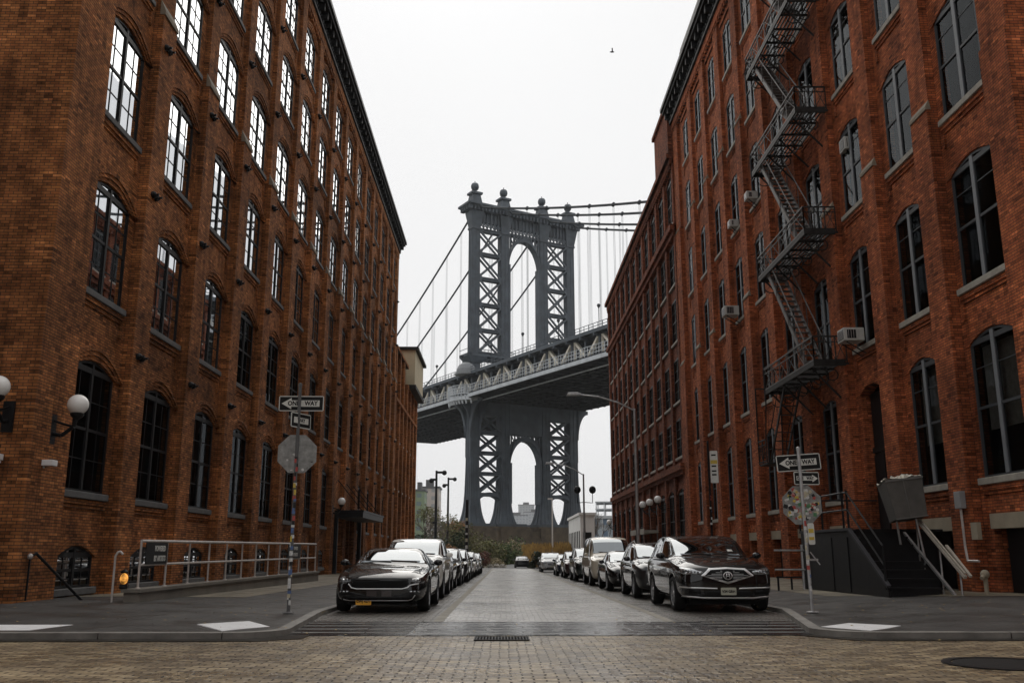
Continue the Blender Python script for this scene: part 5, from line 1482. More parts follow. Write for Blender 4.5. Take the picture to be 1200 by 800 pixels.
# ------------------------------------------------------------------ lamp posts
def cobra(lab, x, y, h, arm, rise, mat, extra=False):
    t = thing('street_lamp', lab, 'street lamp', (x, y, zr(y) + .13)); g = MB()
    g.lathe([(.2, 0), (.2, .35), (.13, .45), (.1, 1.), (.07, h)], n=12); g.build('pole', mat, t)
    g = MB(); g.path([(0, 0, h - .1), (-arm * .3, 0, h + rise * .45), (-arm * .65, 0, h + rise * .85), (-arm, 0, h + rise)], .04, 8); g.build('arm', mat, t)
    g = MB(); hd = [(-arm - .7, h + rise - .06), (-arm - .62, h + rise + .1), (-arm - .1, h + rise + .12), (-arm + .1, h + rise + .03), (-arm + .05, h + rise - .05)]
    g.prism(hd, -.14, .14); o = g.build('lamp_head', mat, t); bevel(o, .03)
    if extra:
        for sx in (-.55, .75):
            g = MB(); g.path([(0, 0, h - 2.4), (sx, 0, h - 2.45), (sx, 0, h - 1.6)], .03, 6); g.sphere((sx, -.05, h - 1.35), .3, 12, 8, 1.1); g.build('flood_lamp', M['iron'], t)
    return t
cobra('tall grey street lamp arching over the parked cars beside the far right building', 6.95, 48.5, 8.75, 2.9, .75, M['galv'])
cobra('farther grey street lamp with two dark floodlights before the white shed', 6.9, 80, 8.1, 2.6, .9, M['galv'], True)
SLP = thing('street_lamp', 'thin silver pole with small head standing before the right leg of the bridge tower', 'street lamp', (at(648, 128), 128, zr(128) - .1))
g = MB(); g.lathe([(.12, 0), (.07, 9.2)], n=8); g.build('pole', M['rail'], SLP); g = MB(); g.box(-.6, .1, -.12, .12, 9.1, 9.3); g.build('lamp_head', M['rail'], SLP)
for px, D, h, lab in ((511, 130, 13.2, 'tall dark light pole left of the bridge tower, nearer the left brick wing'), (525, 160, 14.6, 'slimmer dark light pole between the first dark pole and the bridge tower')):
    t = thing('light_pole', lab, 'light pole', (at(px, D, 7), D, zr(D) - .1)); g = MB(); g.lathe([(.24, 0), (.15, h)], n=8); g.build('pole', M['iron'], t)
    g = MB(); g.box(-.1, 1.1, -.15, .15, h - .4, h - .1); g.sphere((1.1, 0, h - .3), .35, 8, 6); g.build('floodlight', M['iron'], t); g = MB(); g.box(-.8, .1, -.15, .15, h - 1.4, h - 1.1); g.sphere((-.7, 0, h - 1.4), .35, 8, 6); g.build('floodlight', M['iron'], t)
    if D < 140: g = MB(); g.tube((-.2, 0, h * .48), (1.2, 0, h * .5), .06, 5); g.sphere((-.3, 0, h * .46), .2, 6, 5); g.build('side_arm', M['iron'], t)
t = thing('utility_pole', 'dark pole with pale stickers before the left leg of the bridge tower', 'pole', (at(547, 104), 104, zr(104) + .1)); g = MB(); g.lathe([(.2, 0), (.17, 7.4)], n=10); g.build('pole', M['iron'], t)
rnd = random.Random(2)
for i in range(7): g = MB(); z = .6 + i * .75; g.box(-.14, .1, -.215, -.2, z, z + rnd.uniform(.15, .4)); g.build('sticker', STK[rnd.choice([0, 7, 0])], t)
BD = thing('bird', 'small dark bird flying in the sky above the bridge', 'bird', (at(717, 70, 40), 70, 42.2))
g = MB(); g.lathe([(.01, -.2), (.05, -.1), (.07, 0), (.05, .12), (.01, .22)], (0, 0, 0), 'x', 8); g.add([(0, 0, .02), (.1, 0, .02), (.03, .38, .16), (-.06, .36, .16)], [(0, 1, 2, 3)]); g.add([(0, 0, .02), (.1, 0, .02), (.03, -.38, .16), (-.06, -.36, .16)], [(0, 1, 2, 3)]); g.build('body', M['iron'], BD)
# ------------------------------------------------------------------ cars
def paint(name, c, metal=0., rough=.28):
    n = NT(name); v = n.coord()
    f = n.noise(v, 2.2, 4)
    n.l(n.mix(f, tuple(x * .85 for x in c), tuple(x * 1.12 for x in c)), n.b.inputs['Base Color'])
    sep = n.n('ShaderNodeSeparateXYZ'); n.l(v, sep.inputs[0])
    n.b.inputs['Metallic'].default_value = metal
    n.l(n.ramp(n.noise(v, 18, 3), [(.4, rough), (.7, rough + .2)]), n.b.inputs['Roughness'])
    n.b.inputs['Coat Weight'].default_value = 1.; n.l(n.ramp(n.noise(v, 5, 3, .8), [(.45, .015), (.75, .05)]), n.b.inputs['Coat Roughness'])
    if max(c) < .05: n.b.inputs['Specular IOR Level'].default_value = .05
    return n.m
P_ = {'black': paint('black_car_paint', (.006, .006, .0065)), 'charcoal': paint('charcoal_car_paint', (.018, .018, .02), .3), 'white': paint('white_car_paint', (.84, .83, .79)),
      'beige': paint('pale_beige_car_paint', (.58, .52, .41)), 'silver': paint('silver_car_paint', (.33, .34, .35), .6), 'dgreen': paint('dark_green_car_paint', (.012, .02, .018), .2),
      'blue': paint('dark_blue_car_paint', (.01, .014, .03), .3), 'palegrey': paint('pale_grey_car_paint', (.40, .41, .42), .3), 'maroon': paint('dark_maroon_car_paint', (.04, .012, .012), .2)}
n = NT('car_window_glass'); n.b.inputs['Roughness'].default_value = .03; n.b.inputs['Metallic'].default_value = 1.
n.l(n.mix(n.noise(n.coord(), 1.5), (.22, .235, .245), (.27, .285, .295)), n.b.inputs['Base Color']); M['cglass'] = n.m
n = NT('car_side_glass'); n.b.inputs['Roughness'].default_value = .03; n.b.inputs['Metallic'].default_value = 1.
n.l(n.mix(n.noise(n.coord(), 1.5), (.16, .17, .18), (.22, .23, .24)), n.b.inputs['Base Color']); M['sglass'] = n.m
M['trim'] = pmat('black_car_trim', (.010, .010, .010), .5, var=.3, scale=8)
M['grille'] = pmat('black_mesh_grille', (.006, .006, .006), .55, var=.5, scale=60)
M['chrome'] = pmat('car_chrome', (.72, .72, .72), .34, metal=.75, var=.1)
M['tyre'] = pmat('tyre_rubber', (.014, .014, .014), .8, var=.3, scale=10)
M['rim'] = pmat('alloy_rim', (.38, .38, .39), .3, metal=.9, var=.15)
M['lens'] = pmat('headlight_lens', (.42, .43, .44), .08, metal=.8, var=.5, scale=14)
M['darklens'] = pmat('dark_headlight', (.03, .03, .032), .08, var=.5, scale=14, coat=1.)
M['amberlens'] = pmat('amber_indicator', (.5, .22, .06), .2, var=.2)
M['plateo'] = pmat('yellow_number_plate', (.78, .38, .03), .5, var=.08, scale=20)
M['platew'] = pmat('pale_number_plate', (.42, .42, .34), .5, var=.1, scale=20)
M['stripe'] = paint('dark_grey_stripe', (.045, .038, .04), 0., .4)

ST_ = {
 'coupe': dict(L=4.78, H=1.38, r=.345, ax=(.93, 3.65), st=[
  (0.00, .30, .66, .46, .60, .60, .50, .66, .68), (0.05, .24, .80, .46, .77, .64, .62, .71, .735), (0.22, .19, .89, .46, .87, .71, .70, .785, .81), (0.6, .18, .945, .48, .91, .80, .72, .855, .885),
  (1.2, .18, .96, .5, .93, .86, .74, .905, .935), (1.6, .18, .96, .5, .925, .89, .78, .93, .955), (1.8, .18, .96, .5, .92, .905, .79, .98, 1.01), (2.5, .18, .955, .5, .91, .94, .62, 1.325, 1.35), (2.95, .18, .955, .5, .92, .955, .61, 1.37, 1.39),
  (3.5, .18, .965, .5, .93, .98, .60, 1.31, 1.34), (4.15, .20, .965, .5, .93, 1.0, .66, 1.06, 1.10), (4.55, .25, .94, .5, .90, .98, .72, 1.0, 1.03), (4.72, .32, .88, .55, .84, .93, .70, .95, .97), (4.78, .4, .78, .6, .76, .88, .62, .90, .91)]),
 'suv': dict(L=4.98, H=1.70, r=.375, ax=(.98, 3.82), st=[
  (0.00, .34, .74, .60, .70, .80, .58, .86, .88), (0.06, .26, .88, .60, .84, .86, .70, .93, .96), (0.25, .23, .945, .60, .92, .93, .76, 1.0, 1.04), (0.6, .23, .975, .6, .94, 1.0, .78, 1.07, 1.10), (1.2, .23, .98, .6, .95, 1.06, .80, 1.13, 1.165),
  (1.5, .23, .98, .62, .95, 1.08, .80, 1.16, 1.19), (1.72, .23, .98, .62, .95, 1.09, .78, 1.24, 1.27), (2.35, .23, .98, .62, .95, 1.10, .77, 1.625, 1.65), (3.1, .23, .98, .62, .95, 1.11, .77, 1.69, 1.715), (4.1, .23, .98, .62, .95, 1.13, .76, 1.655, 1.685),
  (4.65, .25, .965, .64, .93, 1.12, .74, 1.49, 1.52), (4.9, .32, .93, .65, .89, 1.08, .70, 1.18, 1.20), (4.98, .42, .84, .68, .82, 1.0, .66, 1.05, 1.06)]),
 'sedan': dict(L=4.75, H=1.45, r=.33, ax=(.92, 3.68), st=[
  (0.00, .32, .66, .5, .60, .64, .50, .70, .72), (0.06, .24, .80, .5, .77, .68, .64, .76, .79), (0.25, .20, .87, .5, .85, .75, .70, .83, .86), (0.65, .19, .915, .52, .88, .83, .72, .90, .93), (1.25, .19, .92, .54, .89, .90, .74, .97, 1.0),
  (1.5, .19, .92, .55, .885, .92, .72, 1.02, 1.05), (2.25, .19, .92, .56, .88, .95, .66, 1.39, 1.42), (2.75, .19, .92, .56, .88, .965, .65, 1.435, 1.46), (3.4, .19, .92, .56, .88, .98, .64, 1.365, 1.39), (4.0, .21, .92, .56, .87, .99, .64, 1.07, 1.11),
  (4.5, .25, .90, .56, .85, .97, .68, 1.02, 1.04), (4.69, .34, .84, .58, .80, .92, .66, .95, .96), (4.75, .42, .74, .6, .72, .86, .6, .88, .89)]),
 'van': dict(L=4.9, H=2.02, r=.35, ax=(.85, 3.9), st=[
  (0.00, .38, .74, .66, .72, .92, .62, .98, 1.0), (0.06, .28, .90, .66, .88, .98, .74, 1.05, 1.08), (0.25, .24, .95, .66, .93, 1.03, .78, 1.10, 1.13), (0.75, .24, .97, .68, .94, 1.10, .80, 1.18, 1.21), (1.0, .24, .975, .7, .945, 1.12, .80, 1.26, 1.30),
  (1.55, .24, .98, .7, .95, 1.16, .80, 1.88, 1.93), (2.1, .24, .98, .7, .95, 1.18, .80, 1.96, 2.01), (3.4, .24, .98, .7, .955, 1.2, .80, 1.97, 2.02), (4.6, .26, .98, .7, .955, 1.2, .80, 1.94, 1.99), (4.84, .3, .96, .7, .93, 1.2, .78, 1.88, 1.92), (4.9, .4, .88, .72, .88, 1.2, .72, 1.78, 1.8)]),
}
ST_['hatch'] = dict(L=4.4, H=1.58, r=.345, ax=(.88, 3.45), st=[
  (0.00, .33, .68, .54, .64, .74, .54, .80, .82), (0.06, .25, .82, .54, .80, .78, .66, .87, .90), (0.25, .21, .88, .55, .86, .85, .72, .93, .96), (0.65, .20, .91, .56, .88, .92, .74, .99, 1.02), (1.1, .20, .92, .58, .89, .96, .74, 1.05, 1.08),
  (1.3, .20, .92, .6, .89, .98, .74, 1.1, 1.13), (1.95, .20, .92, .6, .89, 1.0, .72, 1.50, 1.53), (2.6, .20, .92, .6, .89, 1.02, .72, 1.565, 1.59), (3.5, .22, .92, .6, .89, 1.04, .71, 1.515, 1.54), (4.05, .24, .91, .6, .87, 1.04, .70, 1.375, 1.4),
  (4.33, .32, .87, .62, .83, 1.0, .68, 1.08, 1.1), (4.4, .4, .78, .64, .76, .92, .6, .96, .97)])

SHELL = {}
def shell(kind):
    """body shell with wheel arches cut out; returns mesh and its BVH. local y=0 at the front bumper"""
    if kind in SHELL: return SHELL[kind]
    S = ST_[kind]; bm = bmesh.new(); rings = []
    for (y, zb, wm, zm, ws, zs, we, ze, zt) in S['st']:
        half = [(0, zb), (wm * .80, zb), (wm * .955, zb + .09), (wm, zm), (ws + (wm - ws) * .55, zs - .10), (ws, zs - .012), (ws - .035, zs + .018), (we + .012, ze - .035), (we - .045, ze + .5 * (zt - ze)), (we * .55, zt - .006), (0, zt)]
        ring = half + [(-x, z) for x, z in reversed(half[1:-1])]
        rings.append([bm.verts.new((x, y, z)) for x, z in ring])
    n_ = len(rings[0])
    for a, b in zip(rings[:-1], rings[1:]):
        for i in range(n_): bm.faces.new((a[i], a[(i + 1) % n_], b[(i + 1) % n_], b[i]))
    def cap(r, flip):
        # strips across the width so that the nose subdivides cleanly
        h = n_ // 2
        for i in range(h):
            l = [r[i], r[i + 1], r[(-(i + 1)) % n_], r[(-i) % n_]]
            vs_ = []
            for v in l:
                if v not in vs_: vs_.append(v)
            if flip: vs_.reverse()
            if len(vs_) > 2:
                try: bm.faces.new(vs_)
                except ValueError: pass
    cap(rings[0], False); cap(rings[-1], True)
    bmesh.ops.recalc_face_normals(bm, faces=bm.faces)
    me = bpy.data.meshes.new('body'); bm.to_mesh(me); bm.free()
    me.materials.append(M['trim'])
    o = bpy.data.objects.new('tmp', me); col.objects.link(o)
    md = o.modifiers.new('s', 'SUBSURF'); md.levels = 2; md.render_levels = 2
    me2 = evaluated(o, 'body'); o.modifiers.clear(); o.data = me2
    me2.polygons.foreach_set('use_smooth', [True] * len(me2.polygons))
    bm = bmesh.new(); bm.from_mesh(me2); bvh0 = BVHTree.FromBMesh(bm); bm.free()
    g = MB()
    for y in S['ax']:
        for s_ in (-1, 1):
            g.lathe([(.0005, .60 * s_), (S['r'] + .055, .60 * s_), (S['r'] + .055, 1.3 * s_), (.0005, 1.3 * s_)], (0, y, S['r'] + .015), 'x', 36)
    cme = g.mesh('cut'); cme.materials.append(M['trim']); c = bpy.data.objects.new('cut', cme); col.objects.link(c)
    bo = o.modifiers.new('b', 'BOOLEAN'); bo.operation = 'DIFFERENCE'; bo.object = c; bo.solver = 'EXACT'; bo.material_mode = 'TRANSFER'
    me2.materials.clear(); me2.materials.append(M['chrome'])
    me3 = evaluated(o, 'car_body_' + kind)
    for x in (o, c): col.objects.unlink(x); bpy.data.objects.remove(x)
    SHELL[kind] = (me3, bvh0, S); return SHELL[kind]

def conform(bvh, poly, axis, off=.004, step=.06, sgn=1, skirt=.012):
    """lay a flat outline on the body. axis 'f' front (x,z) along +y; 'r' rear; 's' side (y,z); 't' top (x,y)"""
    bm = bmesh.new(); bm.faces.new([bm.verts.new((a, b, 0)) for a, b in poly])
    for ax in (0, 1):
        vals = [p[ax] for p in poly]; k = math.floor(min(vals) / step) + 1
        while k * step < max(vals):
            p = [0, 0, 0]; p[ax] = k * step; nn = [0, 0, 0]; nn[ax] = 1
            bmesh.ops.bisect_plane(bm, geom=bm.verts[:] + bm.edges[:] + bm.faces[:], plane_co=p, plane_no=nn); k += 1
    bad = []; last = None
    for v in bm.verts:
        a, b = v.co.x, v.co.y
        if axis == 'f': o_, d_ = Vector((a, -3, b)), Vector((0, 1, 0))
        elif axis == 'r': o_, d_ = Vector((a, 9, b)), Vector((0, -1, 0))
        elif axis == 't': o_, d_ = Vector((a, b, 5)), Vector((0, 0, -1))
        else: o_, d_ = Vector((3 * sgn, a, b)), Vector((-sgn, 0, 0))
        h = bvh.ray_cast(o_, d_)
        if h[0] is None: bad.append(v); continue
        nn = h[1] if h[1].dot(d_) < 0 else -h[1]
        v.co = h[0] + nn * off
    if bad: bmesh.ops.delete(bm, geom=bad, context='VERTS')
    be = [e for e in bm.edges if len(e.link_faces) == 1]
    if be and skirt:
        r = bmesh.ops.extrude_edge_only(bm, edges=be)
        dd = {'f': Vector((0, 1, 0)), 'r': Vector((0, -1, 0)), 't': Vector((0, 0, -1))}.get(axis, Vector((-sgn, 0, 0)))
        for v in [e for e in r['geom'] if isinstance(e, bmesh.types.BMVert)]: v.co += dd * skirt
    for f in bm.faces: f.smooth = True
    me = bpy.data.meshes.new('part'); bm.to_mesh(me); bm.free(); return me

def band(pts, w_):   # polyline to a closed strip outline
    up, dn = [], []
    for i, p in enumerate(pts):
        a = Vector(pts[max(0, i - 1)]); b = Vector(pts[min(len(pts) - 1, i + 1)]); d_ = (b - a).normalized(); nn = Vector((-d_.y, d_.x)) * w_ / 2
        up.append((p[0] + nn.x, p[1] + nn.y)); dn.append((p[0] - nn.x, p[1] - nn.y))
    return up + dn[::-1]
def mir(p): return [(-x, z) for x, z in p][::-1]

WHEEL = {}
def wheel_meshes(r, w_=.235, spokes=10):
    if (r, spokes) in WHEEL: return WHEEL[(r, spokes)]
    g = MB(); ri = r * .70
    g.lathe([(ri, -w_ / 2 + .01), (ri + .01, -w_ / 2), (r - .03, -w_ / 2 - .004), (r - .006, -w_ / 2 + .03), (r, -w_ / 2 + .06), (r, w_ / 2 - .06), (r - .006, w_ / 2 - .03), (r - .03, w_ / 2 + .004), (ri + .01, w_ / 2), (ri, w_ / 2 - .01)], (0, 0, 0), 'x', 40)
    t = g.mesh('tyre', smooth=True)
    g = MB(); g.lathe([(ri, -w_ / 2 + .02), (ri, w_ / 2 - .01), (ri - .02, w_ / 2 - .01), (ri - .03, -w_ / 2 + .05)], (0, 0, 0), 'x', 40)
    g.lathe([(.001, w_ / 2 - .02), (.05, w_ / 2 - .02), (.06, w_ / 2 - .05), (.001, w_ / 2 - .08)], (0, 0, 0), 'x', 14)
    for i in range(spokes):
        a = 2 * math.pi * i / spokes; g.beam((w_ / 2 - .05, .04 * COS(a), .04 * SIN(a)), (w_ / 2 - .03, (ri - .01) * COS(a), (ri - .01) * SIN(a)), .035, .03, (1, 0, 0))
    rm_ = g.mesh('rim')
    g = MB(); g.lathe([(.001, w_ / 2 - .11), (ri - .03, w_ / 2 - .11)], (0, 0, 0), 'x', 24); bd = g.mesh('brake')
    WHEEL[(r, spokes)] = (t, rm_, bd); return WHEEL[(r, spokes)]

def car(kind, name, label, cat, x, yf, pt, group, sc=(1, 1, 1), front=None, spokes=10, rack=False, plate_=None, detail=1):
    me, bvh, S = shell(kind); L_ = S['L']; H = S['H']; st = S['st']
    root = thing(name, label, cat, (x, yf + L_ / 2 * sc[1], zr(yf + 2) + .004), 0, group); root.scale = sc
    root.rotation_euler = (math.atan(-.0065) if yf > 20 else 0, 0, 0)
    def P(nm, m_, mt, par=root, loc=None):
        if m_ is None: return None
        mm = m_ if not m_.materials else m_
        if not mm.materials: mm.materials.append(mt)
        o = bpy.data.objects.new(nm, mm); col.objects.link(o); o.parent = par
        o.location = loc if loc is not None else ((0, -L_ / 2, 0) if par is root else (0, 0, 0)); return o
    bme = me.copy(); bme.materials.clear(); bme.materials.append(pt); bme.materials.append(M['trim'])
    body = P('body', bme, pt)
    F = lambda nm, poly, mt, off=.004, par=root: P(nm, conform(bvh, poly, 'f', off), mt, par)
    # --- glasshouse from the station table
    i_c = {'coupe': (6, 7, 9, 10), 'suv': (5, 7, 9, 11), 'sedan': (4, 6, 8, 9), 'van': (4, 5, 9, 10), 'hatch': (4, 6, 9, 10)}[kind]
    cz, tz = st[i_c[0]], st[i_c[1]]
    zb_, zt_ = cz[8] + .025, tz[8] - .045
    wb_, wt_ = cz[6] - .015, tz[6] - .04
    ws_ = [(-wb_, zb_ - .03), (-wb_ * .5, zb_ + .005), (0, zb_ + .015), (wb_ * .5, zb_ + .005), (wb_, zb_ - .03), (wt_, zt_ - .03), (wt_ * .5, zt_ + .01), (0, zt_ + .02), (-wt_ * .5, zt_ + .01), (-wt_, zt_ - .03)]
    F('windscreen', ws_, M['cglass'], .005)
    k1, k2 = st[i_c[2]], st[i_c[3]]
    rz0, rz1 = k2[8] + .06, k1[8] - .05
    if rz1 > rz0 + .08:
        P('rear_window', conform(bvh, [(-k2[6] + .08, rz0), (k2[6] - .08, rz0), (k1[6] - .08, rz1), (-k1[6] + .08, rz1)], 'r', .005), M['sglass'])
    yA, yB, yC, yD = cz[0] + .12, tz[0] + .05, k1[0] - .05, k2[0] - .2
    zsill = cz[5] + .055
    def ztop(y):
        for a, b in zip(st[:-1], st[1:]):
            if a[0] <= y <= b[0]: t = (y - a[0]) / (b[0] - a[0]); return a[7] + (b[7] - a[7]) * t
        return 1.
    ys_ = [yA + (yD - yA) * i / 14 for i in range(15)]
    def side_poly(y0, y1):
        n2 = 8; top = [(y0 + (y1 - y0) * i / n2, max(zsill + .03, ztop(y0 + (y1 - y0) * i / n2) - .065)) for i in range(n2 + 1)]
        return [(y0, zsill), (y1, zsill + .03)] + top[::-1]
    if kind == 'coupe': cuts = [(yA + .25, tz[0] + .62), (tz[0] + .70, yD - .25)]
    elif kind == 'van': cuts = [(yA + .15, 2.05), (2.2, 3.4), (3.5, 4.6)]
    else:
        mid_ = tz[0] + (.45 if kind != 'suv' else .5); cuts = [(yA + .18, mid_), (mid_ + .07, mid_ + 1.0), (mid_ + 1.07, yD)]
        if cuts[2][1] - cuts[2][0] < .15: cuts = cuts[:2]
    for s_ in (-1, 1):
        for (a, b) in cuts:
            P('side_window', conform(bvh, side_poly(a, b), 's', .004, .07, s_), M['sglass'])
        if detail:
            door_y = [cz[0] + .02, cuts[0][1] + .035] + ([cuts[1][1] + .03] if kind != 'coupe' else [])
            for yy in door_y: P('door_seam', conform(bvh, band([(yy, .34), (yy, zsill - .02)], .012), 's', .0015, .1, s_, 0), M['trim'])
            P('rocker_trim', conform(bvh, [(S['ax'][0] + S['r'] + .08, .215), (S['ax'][1] - S['r'] - .08, .215), (S['ax'][1] - S['r'] - .08, .31), (S['ax'][0] + S['r'] + .08, .31)], 's', .008, .1, s_), M['trim'])
            for yy in door_y[1:]:
                g = MB(); zz = zsill - .13; h = bvh.ray_cast(Vector((3 * s_, yy - .13, zz)), Vector((-s_, 0, 0)))
                if h[0]: q = h[0]; g.box(min(q.x, q.x + s_ * .035), max(q.x, q.x + s_ * .035), q.y - .09, q.y + .09, q.z - .015, q.z + .015); P('door_handle', g.mesh('door_handle'), M['chrome'] if kind == 'suv' else pt)
        # wing mirror
        g = MB(); my = cz[0] + .28; mz = zsill + .07; mx = cz[4]
        g.sphere((s_ * (mx + .12), my, mz), .1, 12, 8, .72); 
        mm = g.mesh('wing_mirror', smooth=True)
        for v in mm.vertices: v.co.y = my + (v.co.y - my) * .6
        mo = P('wing_mirror', mm, pt); g = MB(); g.beam((s_ * (mx - .04), my, mz - .05), (s_ * (mx + .08), my, mz - .02), .05, .03); P('mirror_arm', g.mesh('arm'), M['trim'], mo)
    # wheels
    tm, rm2, bd = wheel_meshes(S['r'], spokes=spokes)
    for y in S['ax']:
        for s_ in (-1, 1):
            wx = st[4][2] - .125
            t = P('wheel', tm, M['tyre'], root, (s_ * wx, y - L_ / 2, S['r'])); t.rotation_euler = (random.uniform(0, 1), 0, 0 if s_ > 0 else math.pi)
            P('rim', rm2, M['rim'], t); P('brake', bd, M['trim'], t)
    if rack:
        for s_ in (-1, 1): g = MB(); x_ = s_ * (tz[6] - .08); g.path([(x_, tz[0] + .2, ztop(tz[0] + .2) + .0), (x_, tz[0] + .35, ztop(tz[0] + .4) + .07), (x_, yC - .2, ztop(yC - .2) + .07), (x_, yC, ztop(yC))], .018, 6); P('roof_rail', g.mesh('roof_rail'), M['chrome'])
    # wipers and bonnet seams
    if detail:
        for x0_, x1_ in ((-.55, .02), (.0, .58)):
            P('wiper', conform(bvh, band([(x0_, zb_ + .035), (x1_, zb_ + .01)], .014), 'f', .014, .1), M['trim'])
        for s_ in (-1, 1):
            P('bonnet_seam', conform(bvh, band([(s_ * .70, .45), (s_ * .76, cz[0] - .15)], .012), 't', .0015, .1, 1, 0), M['trim'])
    P('underbody', (lambda g: (g.box(-.72, .72, .35, L_ - .35, .16, .3), g.mesh('underbody'))[1])(MB()), M['trim'])
    # --- faces
    bz = st[0][8]   # height of the nose
    if front == 'sport':
        gr = [(-.50, .515), (.50, .515), (.60, .60), (.57, .70), (.3, .72), (-.3, .72), (-.57, .70), (-.60, .60)]
        G = F('grille', gr, M['grille'], .004); F('grille_trim', band([(-.62, .60), (-.56, .52), (-.45, .495), (.45, .495), (.56, .52), (.62, .57), (.78, .60)], .022), M['chrome'], .012, G)
        for i in range(5): F('grille_bar', band([(-.52, .545 + i * .035), (.52, .545 + i * .035)], .006), M['trim'], .012, G)
        hl = [(.63, .635), (.68, .595), (.87, .61), (.90, .705), (.84, .74), (.65, .70)]
        for pl in (hl, mir(hl)):
            s_ = 1 if pl is hl else -1
            Hd = F('headlight', pl, M['darklens'], .006)
            ring = [(s_ * .765 + .052 * COS(R(t)), .665 + .04 * SIN(R(t))) for t in range(0, 360, 24)]
            F('light_ring', ring, M['lens'], .012, Hd); F('light_core', [(s_ * .765 + .03 * COS(R(t)), .665 + .022 * SIN(R(t))) for t in range(0, 360, 30)], M['darklens'], .017, Hd)
            for q in range(3): F('fog_lamp', [(s_ * (.64 + .075 * q) - .022, .42), (s_ * (.64 + .075 * q) + .022, .42), (s_ * (.64 + .075 * q) + .022, .455), (s_ * (.64 + .075 * q) - .022, .455)], M['lens'], .006)
        low = [(-.62, .27), (.62, .27), (.70, .36), (.52, .335), (-.52, .335), (-.70, .36)]
        F('lower_intake', low, M['grille'], .004); F('lip_trim', band([(-.72, .285), (-.58, .262), (.58, .262), (.66, .29), (.72, .37)], .014), M['chrome'], .010)
        F('front_splitter', [(-.78, .20), (.78, .20), (.80, .235), (-.80, .235)], M['trim'], .02)
        for s_ in (-1, 1):
            P('stripe', conform(bvh, [(s_ * .05, .12), (s_ * .25, .12), (s_ * .25, 1.62), (s_ * .05, 1.62)], 't', .002, .08, 1, 0), M['stripe'])
            P('roof_stripe', conform(bvh, [(s_ * .05, 2.55), (s_ * .25, 2.55), (s_ * .25, 3.4), (s_ * .05, 3.4)], 't', .002, .08, 1, 0), M['stripe'])
            P('bumper_stripe', conform(bvh, [(s_ * .05, .345), (s_ * .25, .345), (s_ * .25, .47), (s_ * .05, .47)], 'f', .003, .06, 1, 0), M['stripe'])
        g = MB(); g.add([(-.40, 1.15, .90), (.40, 1.15, .90), (.44, 1.5, .93), (-.44, 1.5, .93), (-.35, 1.2, .952), (.35, 1.2, .952), (.38, 1.47, .968), (-.38, 1.47, .968)], [(0, 1, 5, 4), (1, 2, 6, 5), (2, 3, 7, 6), (3, 0, 4, 7), (4, 5, 6, 7)])
        sm_ = P('bonnet_scoop', g.mesh('scoop'), pt); bevel(sm_, .02)
        px_, pz_, pmt, ptx = -.31, .245, M['plateo'], M['signblack']
    elif front == 'luxury':
        out = [(-.37, .925), (0, .945), (.37, .925), (.54, .775), (0, .60), (-.54, .775)]; inn = [(-.34, .888), (0, .908), (.34, .888), (.465, .775), (0, .648), (-.465, .775)]
        G = F('grille', out, M['chrome'], .012); F('mesh', inn, M['grille'], .018, G)
        rnd2 = random.Random(4)
        for i in range(22):
            for j in range(9):
                x_ = -.44 + i * .042 + (j % 2) * .021; z_ = .67 + j * .027
                if abs(x_) / .44 + abs(z_ - .78) / .145 < .98 and (x_ * x_ + (z_ - .775) ** 2) > .012:
                    pass
        rings_ = []
        for j in range(7):
            z_ = .68 + j * .032; hw = .42 * (1 - abs(z_ - .775) / .15)
            if hw > .1:
                for sg_ in (-1, 1): F('grille_slat', band([(sg_ * .11, z_), (sg_ * max(.14, hw), z_)], .007), M['chrome'], .022, G)
        E = F('emblem', [(.095 * COS(R(t)), .775 + .085 * SIN(R(t))) for t in range(0, 360, 18)], M['chrome'], .030)
        F('emblem_field', [(.076 * COS(R(t)), .775 + .068 * SIN(R(t))) for t in range(0, 360, 18)], M['trim'], .034, E)
        F('emblem_mark', band([(-.042, .72), (-.018, .828)], .018), M['chrome'], .038, E); F('emblem_mark', band([(.042, .72), (.018, .828)], .018), M['chrome'], .038, E); F('emblem_mark', band([(-.03, .765), (.03, .765)], .014), M['chrome'], .038, E)
        hl = [(.53, .795), (.86, .80), (.95, .85), (.955, .95), (.70, .915), (.50, .86)]
        for pl in (hl, mir(hl)):
            s_ = 1 if pl is hl else -1
            Hd = F('headlight', pl, M['lens'], .008)
            for q in range(5):
                F('light_cell', [(s_ * (.60 + q * .062) - .022, .825 + q * .005), (s_ * (.60 + q * .062) + .022, .825 + q * .005), (s_ * (.60 + q * .062) + .022, .86 + q * .007), (s_ * (.60 + q * .062) - .022, .86 + q * .007)], M['darklens'], .013, Hd)
            F('bumper_trim', band([(s_ * .93, .535), (s_ * .7, .52), (s_ * .22, .505)], .03), M['chrome'], .012)
            F('corner_intake', [(s_ * .55, .40), (s_ * .90, .42), (s_ * .90, .49), (s_ * .55, .475)] if s_ > 0 else [(s_ * .90, .42), (s_ * .55, .40), (s_ * .55, .475), (s_ * .90, .49)], M['grille'], .006)
        F('lower_intake', [(-.5, .35), (.5, .35), (.46, .47), (-.46, .47)], M['grille'], .006); F('skid_trim', band([(-.88, .35), (-.5, .315), (.5, .315), (.88, .35)], .03), M['chrome'], .014)
        F('screen_sticker', [(.42, zb_ + .07), (.54, zb_ + .07), (.53, zb_ + .12), (.42, zb_ + .12)], M['signwhite'], .010)
        px_, pz_, pmt, ptx = .0, .45, M['platew'], M['signblack']
    else:
        w1 = st[1][3]
        zg = bz - .09; hh = {'van': .17, 'suv': .17, 'sedan': .12, 'hatch': .13, 'coupe': .1}[kind]
